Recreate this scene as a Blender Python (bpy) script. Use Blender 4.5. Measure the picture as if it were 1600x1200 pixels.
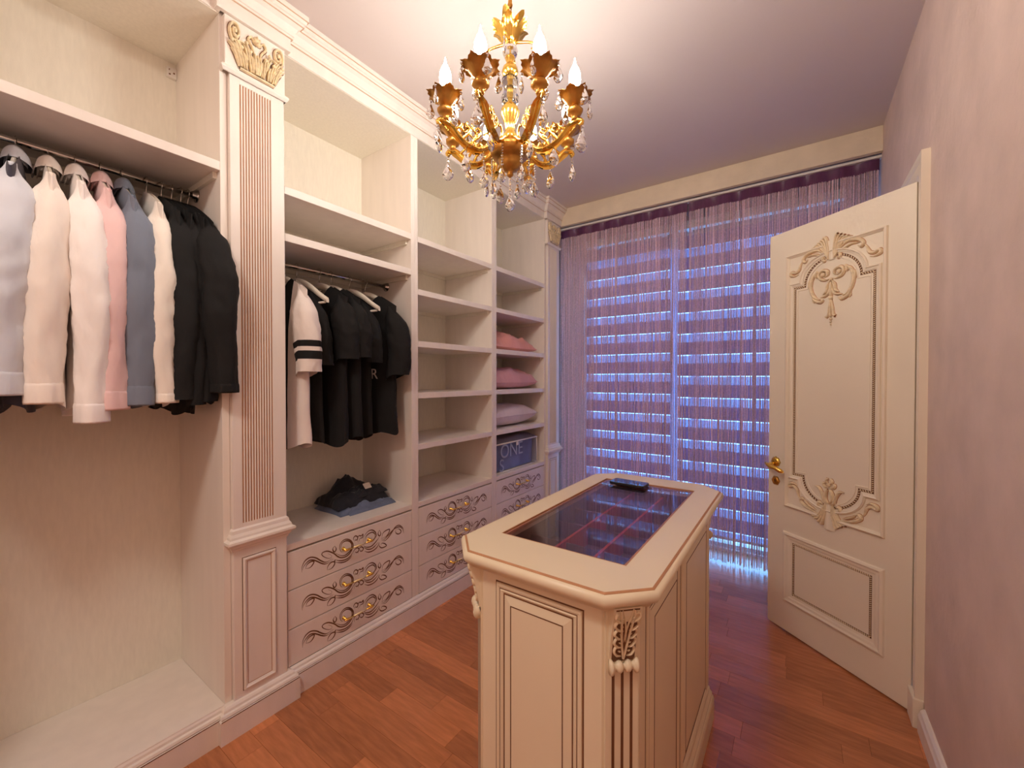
import bpy, math, random
from mathutils import Vector, Matrix, noise
R = math.radians
PI = math.pi
random.seed(7)
for o in list(bpy.data.objects):
    bpy.data.objects.remove(o)
scene = bpy.context.scene
COL = scene.collection

# ------------------------------------------------------------------ camera, sky, exposure
cam_d = bpy.data.cameras.new('camera')
cam = bpy.data.objects.new('camera', cam_d)
COL.objects.link(cam)
cam_d.sensor_width = 36.0
cam_d.lens = 642.0 / 1600.0 * 36.0
cam_d.clip_start = 0.02
cam.location = (0, 0, 1.30)
cam.rotation_euler = (R(90 - 0.72), 0, R(34.8))
scene.camera = cam

world = bpy.data.worlds.new('sky')
scene.world = world
world.use_nodes = True
bg = world.node_tree.nodes['Background']
bg.inputs[0].default_value = (0.17, 0.48, 1.0, 1)
bg.inputs[1].default_value = 6.5

BULB_COLOUR = (1.0, 0.925, 0.83)
BULB_STRENGTH = 86.0
FILL_STRENGTH = 38.0  # emission of the added fill lamp
vs = scene.view_settings
vs.view_transform = 'Standard'
vs.look = 'None'
vs.exposure = 0.55
vs.gamma = 1.0
vs.use_curve_mapping = False
scene.cycles.caustics_reflective = False
scene.cycles.caustics_refractive = False
scene.cycles.max_bounces = 8
scene.cycles.diffuse_bounces = 5
scene.cycles.glossy_bounces = 3
scene.cycles.transmission_bounces = 6
scene.cycles.transparent_max_bounces = 24
scene.cycles.sample_clamp_indirect = 4.0
scene.cycles.use_light_tree = False

# ------------------------------------------------------------------ helpers
def s(r, g, b):
    f = lambda c: ((c / 255.0 + 0.055) / 1.055) ** 2.4 if c > 10 else c / 255.0 / 12.92
    return (f(r), f(g), f(b))

def M(name, col, rough=0.5, metal=0.0, var=0.0, vscale=4.0, bump=0.0, bscale=60.0, stretch=(1, 1, 1),
      rand=0.0, spec=0.5, coat=0.0, sheen=0.0, island=0.0, detail=4.0):
    m = bpy.data.materials.new(name)
    m.use_nodes = True
    nt = m.node_tree
    b = nt.nodes['Principled BSDF']
    b.inputs['Base Color'].default_value = (*col, 1)
    b.inputs['Roughness'].default_value = rough
    b.inputs['Metallic'].default_value = metal
    b.inputs['Specular IOR Level'].default_value = spec
    b.inputs['Coat Weight'].default_value = coat
    b.inputs['Sheen Weight'].default_value = sheen
    if var or bump:
        tc = nt.nodes.new('ShaderNodeTexCoord')
        mp = nt.nodes.new('ShaderNodeMapping')
        mp.inputs['Scale'].default_value = stretch
        nt.links.new(tc.outputs['Object'], mp.inputs['Vector'])
    out = None
    if var or rand or island:
        hsv = nt.nodes.new('ShaderNodeHueSaturation')
        hsv.inputs['Color'].default_value = (*col, 1)
        val = None
        def addv(sock, amount):
            nonlocal val
            mr = nt.nodes.new('ShaderNodeMapRange')
            mr.inputs['To Min'].default_value = -amount
            mr.inputs['To Max'].default_value = amount
            nt.links.new(sock, mr.inputs['Value'])
            if val is None:
                a = nt.nodes.new('ShaderNodeMath'); a.operation = 'ADD'
                a.inputs[0].default_value = 1.0
                nt.links.new(mr.outputs[0], a.inputs[1]); val = a.outputs[0]
            else:
                a = nt.nodes.new('ShaderNodeMath'); a.operation = 'ADD'
                nt.links.new(val, a.inputs[0]); nt.links.new(mr.outputs[0], a.inputs[1]); val = a.outputs[0]
        if var:
            n = nt.nodes.new('ShaderNodeTexNoise')
            n.inputs['Scale'].default_value = vscale
            n.inputs['Detail'].default_value = detail
            nt.links.new(mp.outputs[0], n.inputs['Vector'])
            mr0 = nt.nodes.new('ShaderNodeMapRange')
            mr0.inputs['From Min'].default_value = 0.3
            mr0.inputs['From Max'].default_value = 0.7
            nt.links.new(n.outputs['Fac'], mr0.inputs['Value'])
            addv(mr0.outputs[0], var)
        if rand:
            oi = nt.nodes.new('ShaderNodeObjectInfo')
            addv(oi.outputs['Random'], rand)
        if island:
            gi = nt.nodes.new('ShaderNodeNewGeometry')
            addv(gi.outputs['Random Per Island'], island)
        nt.links.new(val, hsv.inputs['Value'])
        nt.links.new(hsv.outputs[0], b.inputs['Base Color'])
    if bump:
        n2 = nt.nodes.new('ShaderNodeTexNoise')
        n2.inputs['Scale'].default_value = bscale
        n2.inputs['Detail'].default_value = 3
        nt.links.new(mp.outputs[0], n2.inputs['Vector'])
        bp = nt.nodes.new('ShaderNodeBump')
        bp.inputs['Strength'].default_value = bump
        bp.inputs['Distance'].default_value = 0.004
        nt.links.new(n2.outputs['Fac'], bp.inputs['Height'])
        nt.links.new(bp.outputs[0], b.inputs['Normal'])
    return m

def mat_emit(name, col, strength):
    m = bpy.data.materials.new(name); m.use_nodes = True
    nt = m.node_tree; nt.nodes.clear()
    o = nt.nodes.new('ShaderNodeOutputMaterial'); e = nt.nodes.new('ShaderNodeEmission')
    e.inputs[0].default_value = (*col, 1); e.inputs[1].default_value = strength
    nt.links.new(e.outputs[0], o.inputs[0])
    return m

def mat_mix(name, spec):
    """spec: ('transparent', col) etc mixed: list of (weight-chain)"""
    m = bpy.data.materials.new(name); m.use_nodes = True
    nt = m.node_tree; nt.nodes.clear()
    o = nt.nodes.new('ShaderNodeOutputMaterial')
    cur = None
    for kind, col, w in spec:
        n = nt.nodes.new({'t': 'ShaderNodeBsdfTransparent', 'l': 'ShaderNodeBsdfTranslucent', 'd': 'ShaderNodeBsdfDiffuse'}[kind])
        n.inputs[0].default_value = (*col, 1)
        if cur is None:
            cur = n.outputs[0]
        else:
            mx = nt.nodes.new('ShaderNodeMixShader'); mx.inputs[0].default_value = w
            nt.links.new(cur, mx.inputs[1]); nt.links.new(n.outputs[0], mx.inputs[2]); cur = mx.outputs[0]
    nt.links.new(cur, o.inputs[0])
    return m

def mat_pane(name, tint, ior=1.5):
    """thin clear glass: see-through with Fresnel gloss"""
    m = bpy.data.materials.new(name); m.use_nodes = True
    nt = m.node_tree; nt.nodes.clear()
    o = nt.nodes.new('ShaderNodeOutputMaterial')
    t = nt.nodes.new('ShaderNodeBsdfTransparent'); t.inputs[0].default_value = (*tint, 1)
    g = nt.nodes.new('ShaderNodeBsdfGlossy'); g.inputs['Roughness'].default_value = 0.01
    lw = nt.nodes.new('ShaderNodeLayerWeight'); lw.inputs['Blend'].default_value = 0.5
    f0 = ((ior - 1) / (ior + 1)) ** 2
    pw = nt.nodes.new('ShaderNodeMath'); pw.operation = 'POWER'; pw.inputs[1].default_value = 5.0
    f = nt.nodes.new('ShaderNodeMath'); f.operation = 'MULTIPLY_ADD'; f.inputs[1].default_value = 1 - f0; f.inputs[2].default_value = f0
    nt.links.new(lw.outputs['Facing'], pw.inputs[0]); nt.links.new(pw.outputs[0], f.inputs[0])
    mx = nt.nodes.new('ShaderNodeMixShader')
    nt.links.new(f.outputs[0], mx.inputs[0]); nt.links.new(t.outputs[0], mx.inputs[1]); nt.links.new(g.outputs[0], mx.inputs[2])
    nt.links.new(mx.outputs[0], o.inputs[0])
    return m

class MB:
    def __init__(self):
        self.v = []; self.f = []; self.sm = []
    def add(self, vs_, fs_, smooth=False):
        n = len(self.v)
        self.v += [tuple(p) for p in vs_]
        for f in fs_:
            self.f.append(tuple(i + n for i in f)); self.sm.append(smooth)
        return self
    def box(self, lo, hi):
        (a, b, c), (d, e, f) = lo, hi
        a, d = min(a, d), max(a, d); b, e = min(b, e), max(b, e); c, f = min(c, f), max(c, f)
        return self.add([(a, b, c), (d, b, c), (d, e, c), (a, e, c), (a, b, f), (d, b, f), (d, e, f), (a, e, f)],
                        [(3, 2, 1, 0), (4, 5, 6, 7), (0, 1, 5, 4), (1, 2, 6, 5), (2, 3, 7, 6), (3, 0, 4, 7)])
    def grid(self, P, nu, nv, wrapu=False, smooth=True, keep=None):
        """P: rows of nv lists each nu points"""
        vs_ = [p for row in P for p in row]
        fs_ = []
        for j in range(nv - 1):
            for i in range(nu if wrapu else nu - 1):
                i2 = (i + 1) % nu
                if keep is None or keep(i, j):
                    fs_.append((j * nu + i, j * nu + i2, (j + 1) * nu + i2, (j + 1) * nu + i))
        return self.add(vs_, fs_, smooth)
    def lathe(self, prof, n=24, c=(0, 0, 0), mod=None, smooth=True):
        P = []
        for r, z in prof:
            row = []
            for i in range(n):
                t = 2 * PI * i / n
                rr, zz = (r, z) if mod is None else mod(r, z, t)
                row.append((c[0] + rr * math.cos(t), c[1] + rr * math.sin(t), c[2] + zz))
            P.append(row)
        return self.grid(P, n, len(prof), True, smooth)
    def tube(self, pts, rad, n=8, caps=True, flat=1.0, smooth=True):
        pts = [Vector(p) for p in pts]
        if not hasattr(rad, '__len__'):
            rad = [rad] * len(pts)
        P = []
        ref = None
        for i, p in enumerate(pts):
            d = (pts[min(i + 1, len(pts) - 1)] - pts[max(i - 1, 0)])
            d.normalize()
            if ref is None:
                ref = Vector((0, 0, 1)) if abs(d.z) < 0.9 else Vector((1, 0, 0))
            a = ref - d * ref.dot(d); a.normalize(); ref = a
            b = d.cross(a)
            P.append([tuple(p + (a * math.cos(2 * PI * k / n) + b * math.sin(2 * PI * k / n) * flat) * rad[i]) for k in range(n)])
        m0 = len(self.v)
        self.grid(P, n, len(pts), True, smooth)
        if caps:
            self.f.append(tuple(m0 + k for k in range(n))[::-1]); self.sm.append(False)
            self.f.append(tuple(m0 + (len(pts) - 1) * n + k for k in range(n))); self.sm.append(False)
        return self
    def sweep(self, path, prof, mapf, closed=False, caps=True, smooth=False):
        """path: 2D points (a,b); prof: (d,h), d offset to the right of travel; mapf(a,b,h)->xyz"""
        n = len(path)
        offs = []
        for i in range(n):
            p = Vector(path[i])
            pn = Vector(path[(i + 1) % n]) if (closed or i < n - 1) else None
            pp = Vector(path[(i - 1) % n]) if (closed or i > 0) else None
            d1 = (p - pp).normalized() if pp is not None else None
            d2 = (pn - p).normalized() if pn is not None else None
            if d1 is None: d1 = d2
            if d2 is None: d2 = d1
            n1 = Vector((d1.y, -d1.x)); n2 = Vector((d2.y, -d2.x))
            mm = n1 + n2
            L = mm.length
            if L < 1e-6: mm = n1
            else: mm = mm / L
            k = 1.0 / max(0.35, mm.dot(n1))
            offs.append(mm * k)
        P = [[mapf(path[i][0] + offs[i].x * d, path[i][1] + offs[i].y * d, h) for d, h in prof] for i in range(n)]
        if closed: P.append(P[0])
        m0 = len(self.v); k = len(prof)
        self.grid(P, k, len(P), False, smooth)
        if caps and not closed:
            self.f.append(tuple(m0 + q for q in range(k))); self.sm.append(False)
            self.f.append(tuple(m0 + (n - 1) * k + q for q in range(k))[::-1]); self.sm.append(False)
        return self
    def stroke(self, pts, w, h, mapf, taper=0.25, sub=4, closed=False, smooth=True, wf=None):
        """half-round ridge along a smooth 2D curve; with .under set, a thin glaze margin is laid beneath it"""
        if self.under is not None:
            self.under.stroke(pts, w + 0.0045, 0.0014, mapf, taper, sub, closed, smooth, wf)
        q = catmull(pts, sub) if sub > 1 else [Vector(p) for p in pts]
        N = len(q); P = []
        for i, p in enumerate(q):
            d = q[min(i + 1, N - 1)] - q[max(i - 1, 0)]
            if d.length < 1e-9: d = Vector((1, 0))
            d.normalize(); nn = Vector((-d.y, d.x))
            t = i / (N - 1)
            if wf: k = wf(t)
            elif taper: k = max(0.18, min(1.0, min(t, 1 - t) / taper))
            else: k = 1.0
            row = []
            for a, b in ((-1, 0), (-0.72, 0.7), (0, 1), (0.72, 0.7), (1, 0)):
                pt = p + nn * (a * w * 0.5 * k)
                row.append(mapf(pt.x, pt.y, b * h * (0.45 + 0.55 * k)))
            P.append(row)
        return self.grid(P, 5, N, False, smooth)
    under = None
    def sphere(self, c, r, n=8, m=6, sc=(1, 1, 1), smooth=True):
        P = []
        for j in range(m + 1):
            ph = PI * j / m
            P.append([(c[0] + r * sc[0] * math.sin(ph) * math.cos(2 * PI * i / n), c[1] + r * sc[1] * math.sin(ph) * math.sin(2 * PI * i / n),
                       c[2] + r * sc[2] * math.cos(ph)) for i in range(n)])
        return self.grid(P, n, m + 1, True, smooth)

def catmull(pts, sub):
    p = [Vector(a) for a in pts]
    out = []
    for i in range(len(p) - 1):
        p0 = p[max(i - 1, 0)]; p1 = p[i]; p2 = p[i + 1]; p3 = p[min(i + 2, len(p) - 1)]
        for k in range(sub):
            t = k / sub
            out.append(0.5 * ((2 * p1) + (p2 - p0) * t + (2 * p0 - 5 * p1 + 4 * p2 - p3) * t * t + (3 * p1 - p0 - 3 * p2 + p3) * t ** 3))
    out.append(p[-1])
    return out

ORG = {}
def thing(name, label, cat, loc, rotz=0.0, group=None, local=False, kind=None):
    o = bpy.data.objects.new(name, None)
    COL.objects.link(o)
    o.empty_display_size = 0.05
    o.location = loc; o.rotation_euler = (0, 0, rotz)
    o['label'] = label
    if cat: o['category'] = cat
    if group: o['group'] = group
    if kind: o['kind'] = kind
    ORG[o.name] = Vector((0, 0, 0)) if local else Vector(loc)
    return o

def mesh(name, mb, mat, org=Vector((0, 0, 0))):
    me = bpy.data.meshes.new(name)
    me.from_pydata([tuple(Vector(p) - org) for p in mb.v], [], mb.f)
    me.polygons.foreach_set('use_smooth', mb.sm)
    me.materials.append(mat)
    me.update()
    return me

def part(name, mb, mat, parent, bevel=0.0, label=None, kind=None):
    org = ORG[parent.name]
    o = bpy.data.objects.new(name, mesh(name, mb, mat, org))
    COL.objects.link(o)
    o.parent = parent
    ORG[o.name] = org
    if bevel:
        b = o.modifiers.new('bevel', 'BEVEL'); b.width = bevel; b.segments = 2; b.limit_method = 'ANGLE'; b.angle_limit = R(40)
    if label: o['label'] = label
    if kind: o['kind'] = kind
    return o

def solo(name, mb, mat, label, cat=None, group=None, kind=None, bevel=0.0):
    vs_ = [Vector(p) for p in mb.v]
    org = Vector((sum(p.x for p in vs_) / len(vs_), sum(p.y for p in vs_) / len(vs_), min(p.z for p in vs_)))
    o = bpy.data.objects.new(name, mesh(name, mb, mat, org))
    COL.objects.link(o)
    o.location = org
    ORG[o.name] = org
    o['label'] = label
    if cat: o['category'] = cat
    if group: o['group'] = group
    if kind: o['kind'] = kind
    if bevel:
        b = o.modifiers.new('bevel', 'BEVEL'); b.width = bevel; b.segments = 2; b.limit_method = 'ANGLE'; b.angle_limit = R(40)
    return o

def copy_tree(o, parent=None, lvl=0):
    c = o.copy()
    COL.objects.link(c)
    if parent is not None: c.parent = parent
    ORG[c.name] = ORG[o.name]
    for ch in list(o.children):
        copy_tree(ch, c, lvl + 1)
    return c

def box(lo, hi):
    return MB().box(lo, hi)

IDM = lambda a, b, h: (a, b, h)

# ------------------------------------------------------------------ materials
M_CREAM = M('cream_lacquer', s(240, 230, 220), 0.38, var=0.03, vscale=3, bump=0.05, bscale=90, stretch=(6, 6, 1))
M_INNER = M('interior_laminate', s(240, 234, 220), 0.55, var=0.03, vscale=18, bump=0.10, bscale=160, stretch=(5, 5, 1))
M_GLAZE = M('brown_glaze', s(112, 70, 40), 0.5, var=0.12, vscale=30)
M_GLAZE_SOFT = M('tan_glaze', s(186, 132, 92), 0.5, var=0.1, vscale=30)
M_GILT = M('antique_gilt', s(236, 216, 178), 0.40, metal=0.1, var=0.22, vscale=60)
M_CARVE = M('patinated_cream', s(234, 214, 180), 0.42, var=0.12, vscale=70)
M_GOLD = M('polished_gold', s(246, 202, 100), 0.2, metal=1.0, var=0.08, vscale=30)
M_BRONZE = M('bronze_gold', s(204, 150, 74), 0.33, metal=0.9, var=0.15, vscale=40)
M_GRIP = M('pale_gilt_grip', s(246, 222, 170), 0.25, metal=0.5)
M_CHROME = M('chrome', s(200, 196, 190), 0.15, metal=1.0)
M_WALL = M('pink_wallpaper', s(222, 198, 186), 0.62, var=0.08, vscale=6, bump=0.6, bscale=32, detail=6)
M_BEAM = M('cream_wallpaper', s(232, 216, 190), 0.62, var=0.05, vscale=9, bump=0.6, bscale=34, detail=6)
M_CEIL = M('ceiling_paint', s(218, 206, 201), 0.5, var=0.01, vscale=2)
M_PLAIN = M('plain_plaster', s(226, 212, 198), 0.7)
M_PLANK = M('parquet_wood', s(196, 124, 80), 0.26, var=0.16, vscale=7, stretch=(1.2, 9, 9), bump=0.04, bscale=40, rand=0.26, coat=0.15)
M_SLAB = M('dark_subfloor', s(60, 34, 22), 0.8)
M_DOOR = M('door_cream', s(242, 230, 210), 0.36, var=0.015, vscale=3)
M_ISLAND = M('island_cream', s(236, 220, 190), 0.36, var=0.02, vscale=4)
M_WHITE = M('white_plastic', s(235, 230, 224), 0.4)
M_HANGER = M('white_lacquered_hanger', s(232, 222, 206), 0.35)
M_VELVET = M('burgundy_velvet', s(74, 36, 48), 0.9, sheen=0.4)
M_RED = M('red_divider', s(196, 62, 60), 0.6)
M_CURTAIN = M('mauve_string', s(240, 208, 216), 0.40, metal=0.0, island=0.30, var=0.25, vscale=110, stretch=(1, 1, 0.8))
M_TAPE = M('plum_satin', s(96, 52, 88), 0.35, var=0.15, vscale=12, stretch=(6, 6, 1))
M_OPAQUE = mat_mix('blind_opaque', [('d', s(205, 180, 196), 1), ('l', s(180, 160, 205), 0.22)])
M_SHEER = mat_mix('blind_sheer', [('d', s(180, 165, 195), 1), ('l', s(220, 212, 235), 0.5), ('t', (1, 1, 1), 0.06)])
M_SLIT = mat_mix('blind_mesh', [('l', s(220, 220, 240), 1), ('t', (1, 1, 1), 0.75)])
M_FRAME = M('window_frame_white', s(210, 205, 205), 0.4)
M_PANE = mat_pane('window_glass', (0.95, 0.97, 1.0))
M_TOPGLASS = mat_pane('display_glass', (0.92, 0.86, 0.90), 1.7)
M_BLACK = M('black_cotton', s(11, 10, 11), 0.88, var=0.1, vscale=30, bump=0.15, bscale=200)
M_BULB = mat_emit('lit_bulb', BULB_COLOUR, BULB_STRENGTH)
m = bpy.data.materials.new('crystal'); m.use_nodes = True
b = m.node_tree.nodes['Principled BSDF']
b.inputs['Transmission Weight'].default_value = 1.0
b.inputs['Roughness'].default_value = 0.0
b.inputs['IOR'].default_value = 1.62
M_CRYSTAL = m

# ------------------------------------------------------------------ room shell
XW, YB, YN, ZC = 0.392, -0.95, 3.46, 2.75
XL = -2.15
floor = solo('floor', box((XL, YB, -0.06), (XW + 0.12, YN, -0.0125)), M_SLAB, 'reddish brown strip parquet floor', kind='structure')
PW = 0.0905
row = 0
y = YB
meshes = {}
while y < YN - 0.01:
    x = XL + random.uniform(-0.5, 0.0)
    y1 = min(y + PW, YN)
    while x < XW:
        L = random.choice((0.36, 0.42, 0.48, 0.54, 0.6))
        x0, x1 = max(x, -1.70), min(x + L, XW)
        if x1 - x0 > 0.01:
            mb = MB().box((x0 + 0.0004, y + 0.0004, -0.0125), (x1 - 0.0004, y1 - 0.0004, 0.0))
            c = Vector(((x0 + x1) / 2, (y + y1) / 2, 0))
            o = bpy.data.objects.new('plank', mesh('plank', mb, M_PLANK, c))
            COL.objects.link(o)
            o.parent = floor
            o.location = c - ORG['floor']
        x += L
    y += PW
    row += 1

solo('ceiling', box((XL, YB, ZC), (XW + 0.12, YN + 0.12, ZC + 0.08)), M_CEIL, 'smooth mauve-white painted ceiling', kind='structure')
solo('wall_left', box((XL - 0.08, YB, 0), (XL, YN, ZC)), M_PLAIN, 'plain wall behind the built-in wardrobe', kind='structure')
solo('wall_back', box((XL, YB - 0.08, 0), (XW + 0.12, YB, ZC)), M_WALL, 'papered wall behind the viewer', kind='structure')
# right wall with the door opening
DY0, DY1, DZ = 2.176, 2.836, 2.068
mb = MB()
mb.box((XW, YB, 0), (XW + 0.12, DY0, ZC)); mb.box((XW, DY1, 0), (XW + 0.12, YN, ZC)); mb.box((XW, DY0, DZ), (XW + 0.12, DY1, ZC))
solo('wall_right', mb, M_WALL, 'pinkish beige textured wallpaper wall beside the open door', kind='structure')
# small lobby behind the door opening
mb = MB()
lx0, lx1, ly0, ly1, lz = XW + 0.12, 1.5, 1.9, 3.2, 2.5
mb.add([(lx0, ly0, 0), (lx1, ly0, 0), (lx1, ly1, 0), (lx0, ly1, 0), (lx0, ly0, lz), (lx1, ly0, lz), (lx1, ly1, lz), (lx0, ly1, lz)],
       [(0, 1, 2, 3), (7, 6, 5, 4), (1, 0, 4, 5), (2, 1, 5, 6), (3, 2, 6, 7)])
solo('wall_lobby', mb, M_PLAIN, 'unlit lobby beyond the door opening', kind='structure')
# window wall
WX0, WX1, WZ0, WZ1 = -1.60, 0.27, 0.015, 2.33
mb = MB()
mb.box((XL, YN, 0), (WX0, YN + 0.12, ZC)); mb.box((WX1, YN, 0), (XW + 0.12, YN + 0.12, ZC)); mb.box((WX0, YN, WZ1), (WX1, YN + 0.12, ZC)); mb.box((WX0, YN, -0.06), (WX1, YN + 0.12, WZ0))
solo('wall_window', mb, M_WALL, 'window wall hidden behind the purple string curtains', kind='structure')
# window: frame and panes
w = thing('window_1', 'full-height window behind the striped blinds', None, ((WX0 + WX1) / 2, YN + 0.05, WZ0), kind='structure')
mb = MB()
for xa in (WX0, (WX0 + WX1) / 2 - 0.035, WX1 - 0.05):
    mb.box((xa, YN + 0.03, WZ0), (xa + (0.07 if xa not in (WX0, WX1 - 0.05) else 0.05), YN + 0.09, WZ1))
mb.box((WX0, YN + 0.03, WZ0), (WX1, YN + 0.09, WZ0 + 0.03)); mb.box((WX0, YN + 0.03, WZ1 - 0.05), (WX1, YN + 0.09, WZ1))
part('window_frame', mb, M_FRAME, w)
for xa, xb in ((WX0 + 0.05, (WX0 + WX1) / 2 - 0.035), ((WX0 + WX1) / 2 + 0.035, WX1 - 0.05)):
    part('pane', box((xa, YN + 0.058, WZ0 + 0.03), (xb, YN + 0.062, WZ1 - 0.05)), M_PANE, w)
solo('daylight_blocker', box((XL - 0.6, YN + 0.12, 2.55), (XW + 0.8, YN + 2.8, 2.65)), M_PLAIN, 'added unseen slab outside that dims daylight on the upper blinds', kind='structure')  # added out of view to cut sky light on the upper blind bands
solo('daylight_bounce', box((XL - 0.6, YN + 0.12, -0.10), (XW + 0.8, YN + 1.4, -0.02)), M_WHITE, 'added unseen pale slab outside that bounces daylight onto the blinds', kind='structure')  # added reflector out of view, lifts the glow of the lower blind bands
# pelmet beam
YP = 3.15
ZB = 2.606
solo('trim_1', box((XL, YP, ZB), (XW, YP + 0.035, ZC)), M_BEAM, 'cream papered pelmet beam above the curtains', kind='structure', bevel=0.002)
# right wall baseboard
BBP = [(0, 0), (0.02, 0), (0.02, 0.062), (0.016, 0.07), (0.013, 0.08), (0.006, 0.088), (0, 0.09)]
mb = MB(); mb.sweep([(XW, YB), (XW, 2.085)][::-1], BBP, IDM)
mb.sweep([(XW, DY1 + 0.075), (XW, YN)][::-1], BBP, IDM)
solo('baseboard_right', mb, M_CREAM, 'cream moulded baseboard along the papered wall', kind='structure')

# door casing
t = thing('trim_2', 'cream moulded casing around the doorway', None, (XW, DY0, 0), kind='structure')
CP = [(0, 0), (0, 0.012), (0.012, 0.02), (0.05, 0.02), (0.06, 0.025), (0.078, 0.025), (0.078, 0)]
cm = lambda a, b, h: (XW - h, a, b)
mb = MB(); mb.sweep([(DY0 + 0.005, 0.10), (DY0 + 0.005, DZ - 0.005), (DY1 - 0.005, DZ - 0.005), (DY1 - 0.005, 0.10)], [(-d, h) for d, h in CP], cm)
part('casing', mb, M_DOOR, t)
mb = MB()
for ya in (DY0 - 0.08, DY1 - 0.008):
    mb.box((XW - 0.032, ya, 0), (XW, ya + 0.088, 0.11))
part('plinth_block', mb, M_DOOR, t, bevel=0.004)
mb = MB()
mb.box((XW, DY0, 0), (XW + 0.12, DY0 + 0.008, DZ)); mb.box((XW, DY1 - 0.008, 0), (XW + 0.12, DY1, DZ)); mb.box((XW, DY0, DZ - 0.008), (XW + 0.12, DY1, DZ))
part('jamb', mb, M_DOOR, t)

# ------------------------------------------------------------------ wardrobe
XF = -1.70
XBK = -2.13
ZT = 2.60
GB = 'built-in wardrobe bays'
PLP = [(0, 0), (0.024, 0), (0.024, 0.084), (0.019, 0.086), (0.021, 0.092), (0.018, 0.099), (0.011, 0.102), (0.009, 0.110), (0.004, 0.116), (0, 0.118)]
DRAWER_LINES = [[(-269,-22),(-269,-1),(-259,18),(-243,27),(-226,26),(-206,15),(-189,-1),(-168,-17),(-150,-19),(-134,-11)],[(-267,-14),(-263,-3),(-251,9),(-236,16),(-219,11),(-202,-1),(-185,-15),(-168,-25),(-150,-26),(-128,-16)],[(-254,-13),(-248,1),(-233,8),(-217,5),(-223,-8),(-236,-16),(-254,-13)],[(-153,16),(-135,0),(-143,-8),(-160,-1),(-178,15),(-181,26),(-169,30),(-150,25),(-124,6),(-106,-14),(-87,-26),(-64,-29),(-45,-20),(-31,-2),(-28,15),(-40,37),(-60,50),(-79,50),(-94,37),(-96,17),(-87,0),(-72,2),(-77,16)],[(-90,6),(-91,19),(-85,38),(-68,44),(-50,38),(-36,22),(-36,0),(-48,-13),(-68,-21),(-87,-17),(-106,-4),(-122,12)],[(-119,-23),(-102,-34),(-80,-41),(-56,-41),(-37,-32),(-28,-13)],[(-119,-35),(-95,-46),(-72,-51),(-49,-47),(-33,-37)],[(-157,-55),(-154,-41),(-139,-29),(-121,-33),(-125,-48),(-139,-57),(-157,-55)],[(-119,-23),(-121,-34)],[(-120,39),(-130,29),(-124,13),(-115,17),(-114,27),(-120,39)],[(-20,27),(-26,42),(-16,51),(-4,43),(-6,31),(-16,31),(-16,39)],[(-2,17),(-5,36),(4,46),(16,41),(25,47),(23,31),(9,31),(4,19)],[(-23,-34),(-23,-15),(-6,-8),(4,-19),(-4,-29),(-15,-27),(-12,-19)],[(-2,-37),(4,-17),(16,-11),(28,-23),(20,-32),(9,-28),(12,-20)],[(76,12),(67,13),(67,4),(82,-1),(97,11),(100,20),(94,37),(76,51),(54,51),(33,35),(27,10)],[(37,8),(42,29),(59,39),(80,39),(93,25),(91,11)],[(27,-7),(41,-21),(67,-28),(89,-20),(107,-7),(120,4)],[(28,-15),(46,-32),(71,-40),(93,-33),(113,-20)],[(33,-37),(54,-50),(84,-52),(107,-41),(118,-22)],[(120,38),(111,22),(120,8),(128,17),(120,38)],[(134,-8),(139,14),(157,23),(181,23),(176,6),(157,-8),(134,-8)],[(129,-15),(152,-26),(176,-14),(200,8),(219,24),(244,25),(269,1),(272,-26)],[(129,-8),(148,-18),(171,-6),(204,13),(224,18),(249,15),(264,-1),(269,-20)],[(221,11),(219,-4),(234,-18),(251,-17),(254,-6),(239,8),(224,8)],[(118,-26),(118,-41),(134,-56),(161,-55),(152,-41),(134,-33),(129,-41)]]

def make_shelf(t, y0, y1, z0, z1):
    sh = part('shelf', box((XBK, y0, z0), (XF, y1, z1)), M_CREAM, t, bevel=0.0015)
    mb = MB()
    mb.box((XBK, y0, z0 - 0.022), (XF - 0.03, y0 + 0.012, z0)); mb.box((XBK, y1 - 0.012, z0 - 0.022), (XF - 0.03, y1, z0))
    mb.box((XBK, y0, z0 - 0.022), (XBK + 0.012, y1, z0))
    part('cleat', mb, M_INNER, sh)
    return sh

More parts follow.
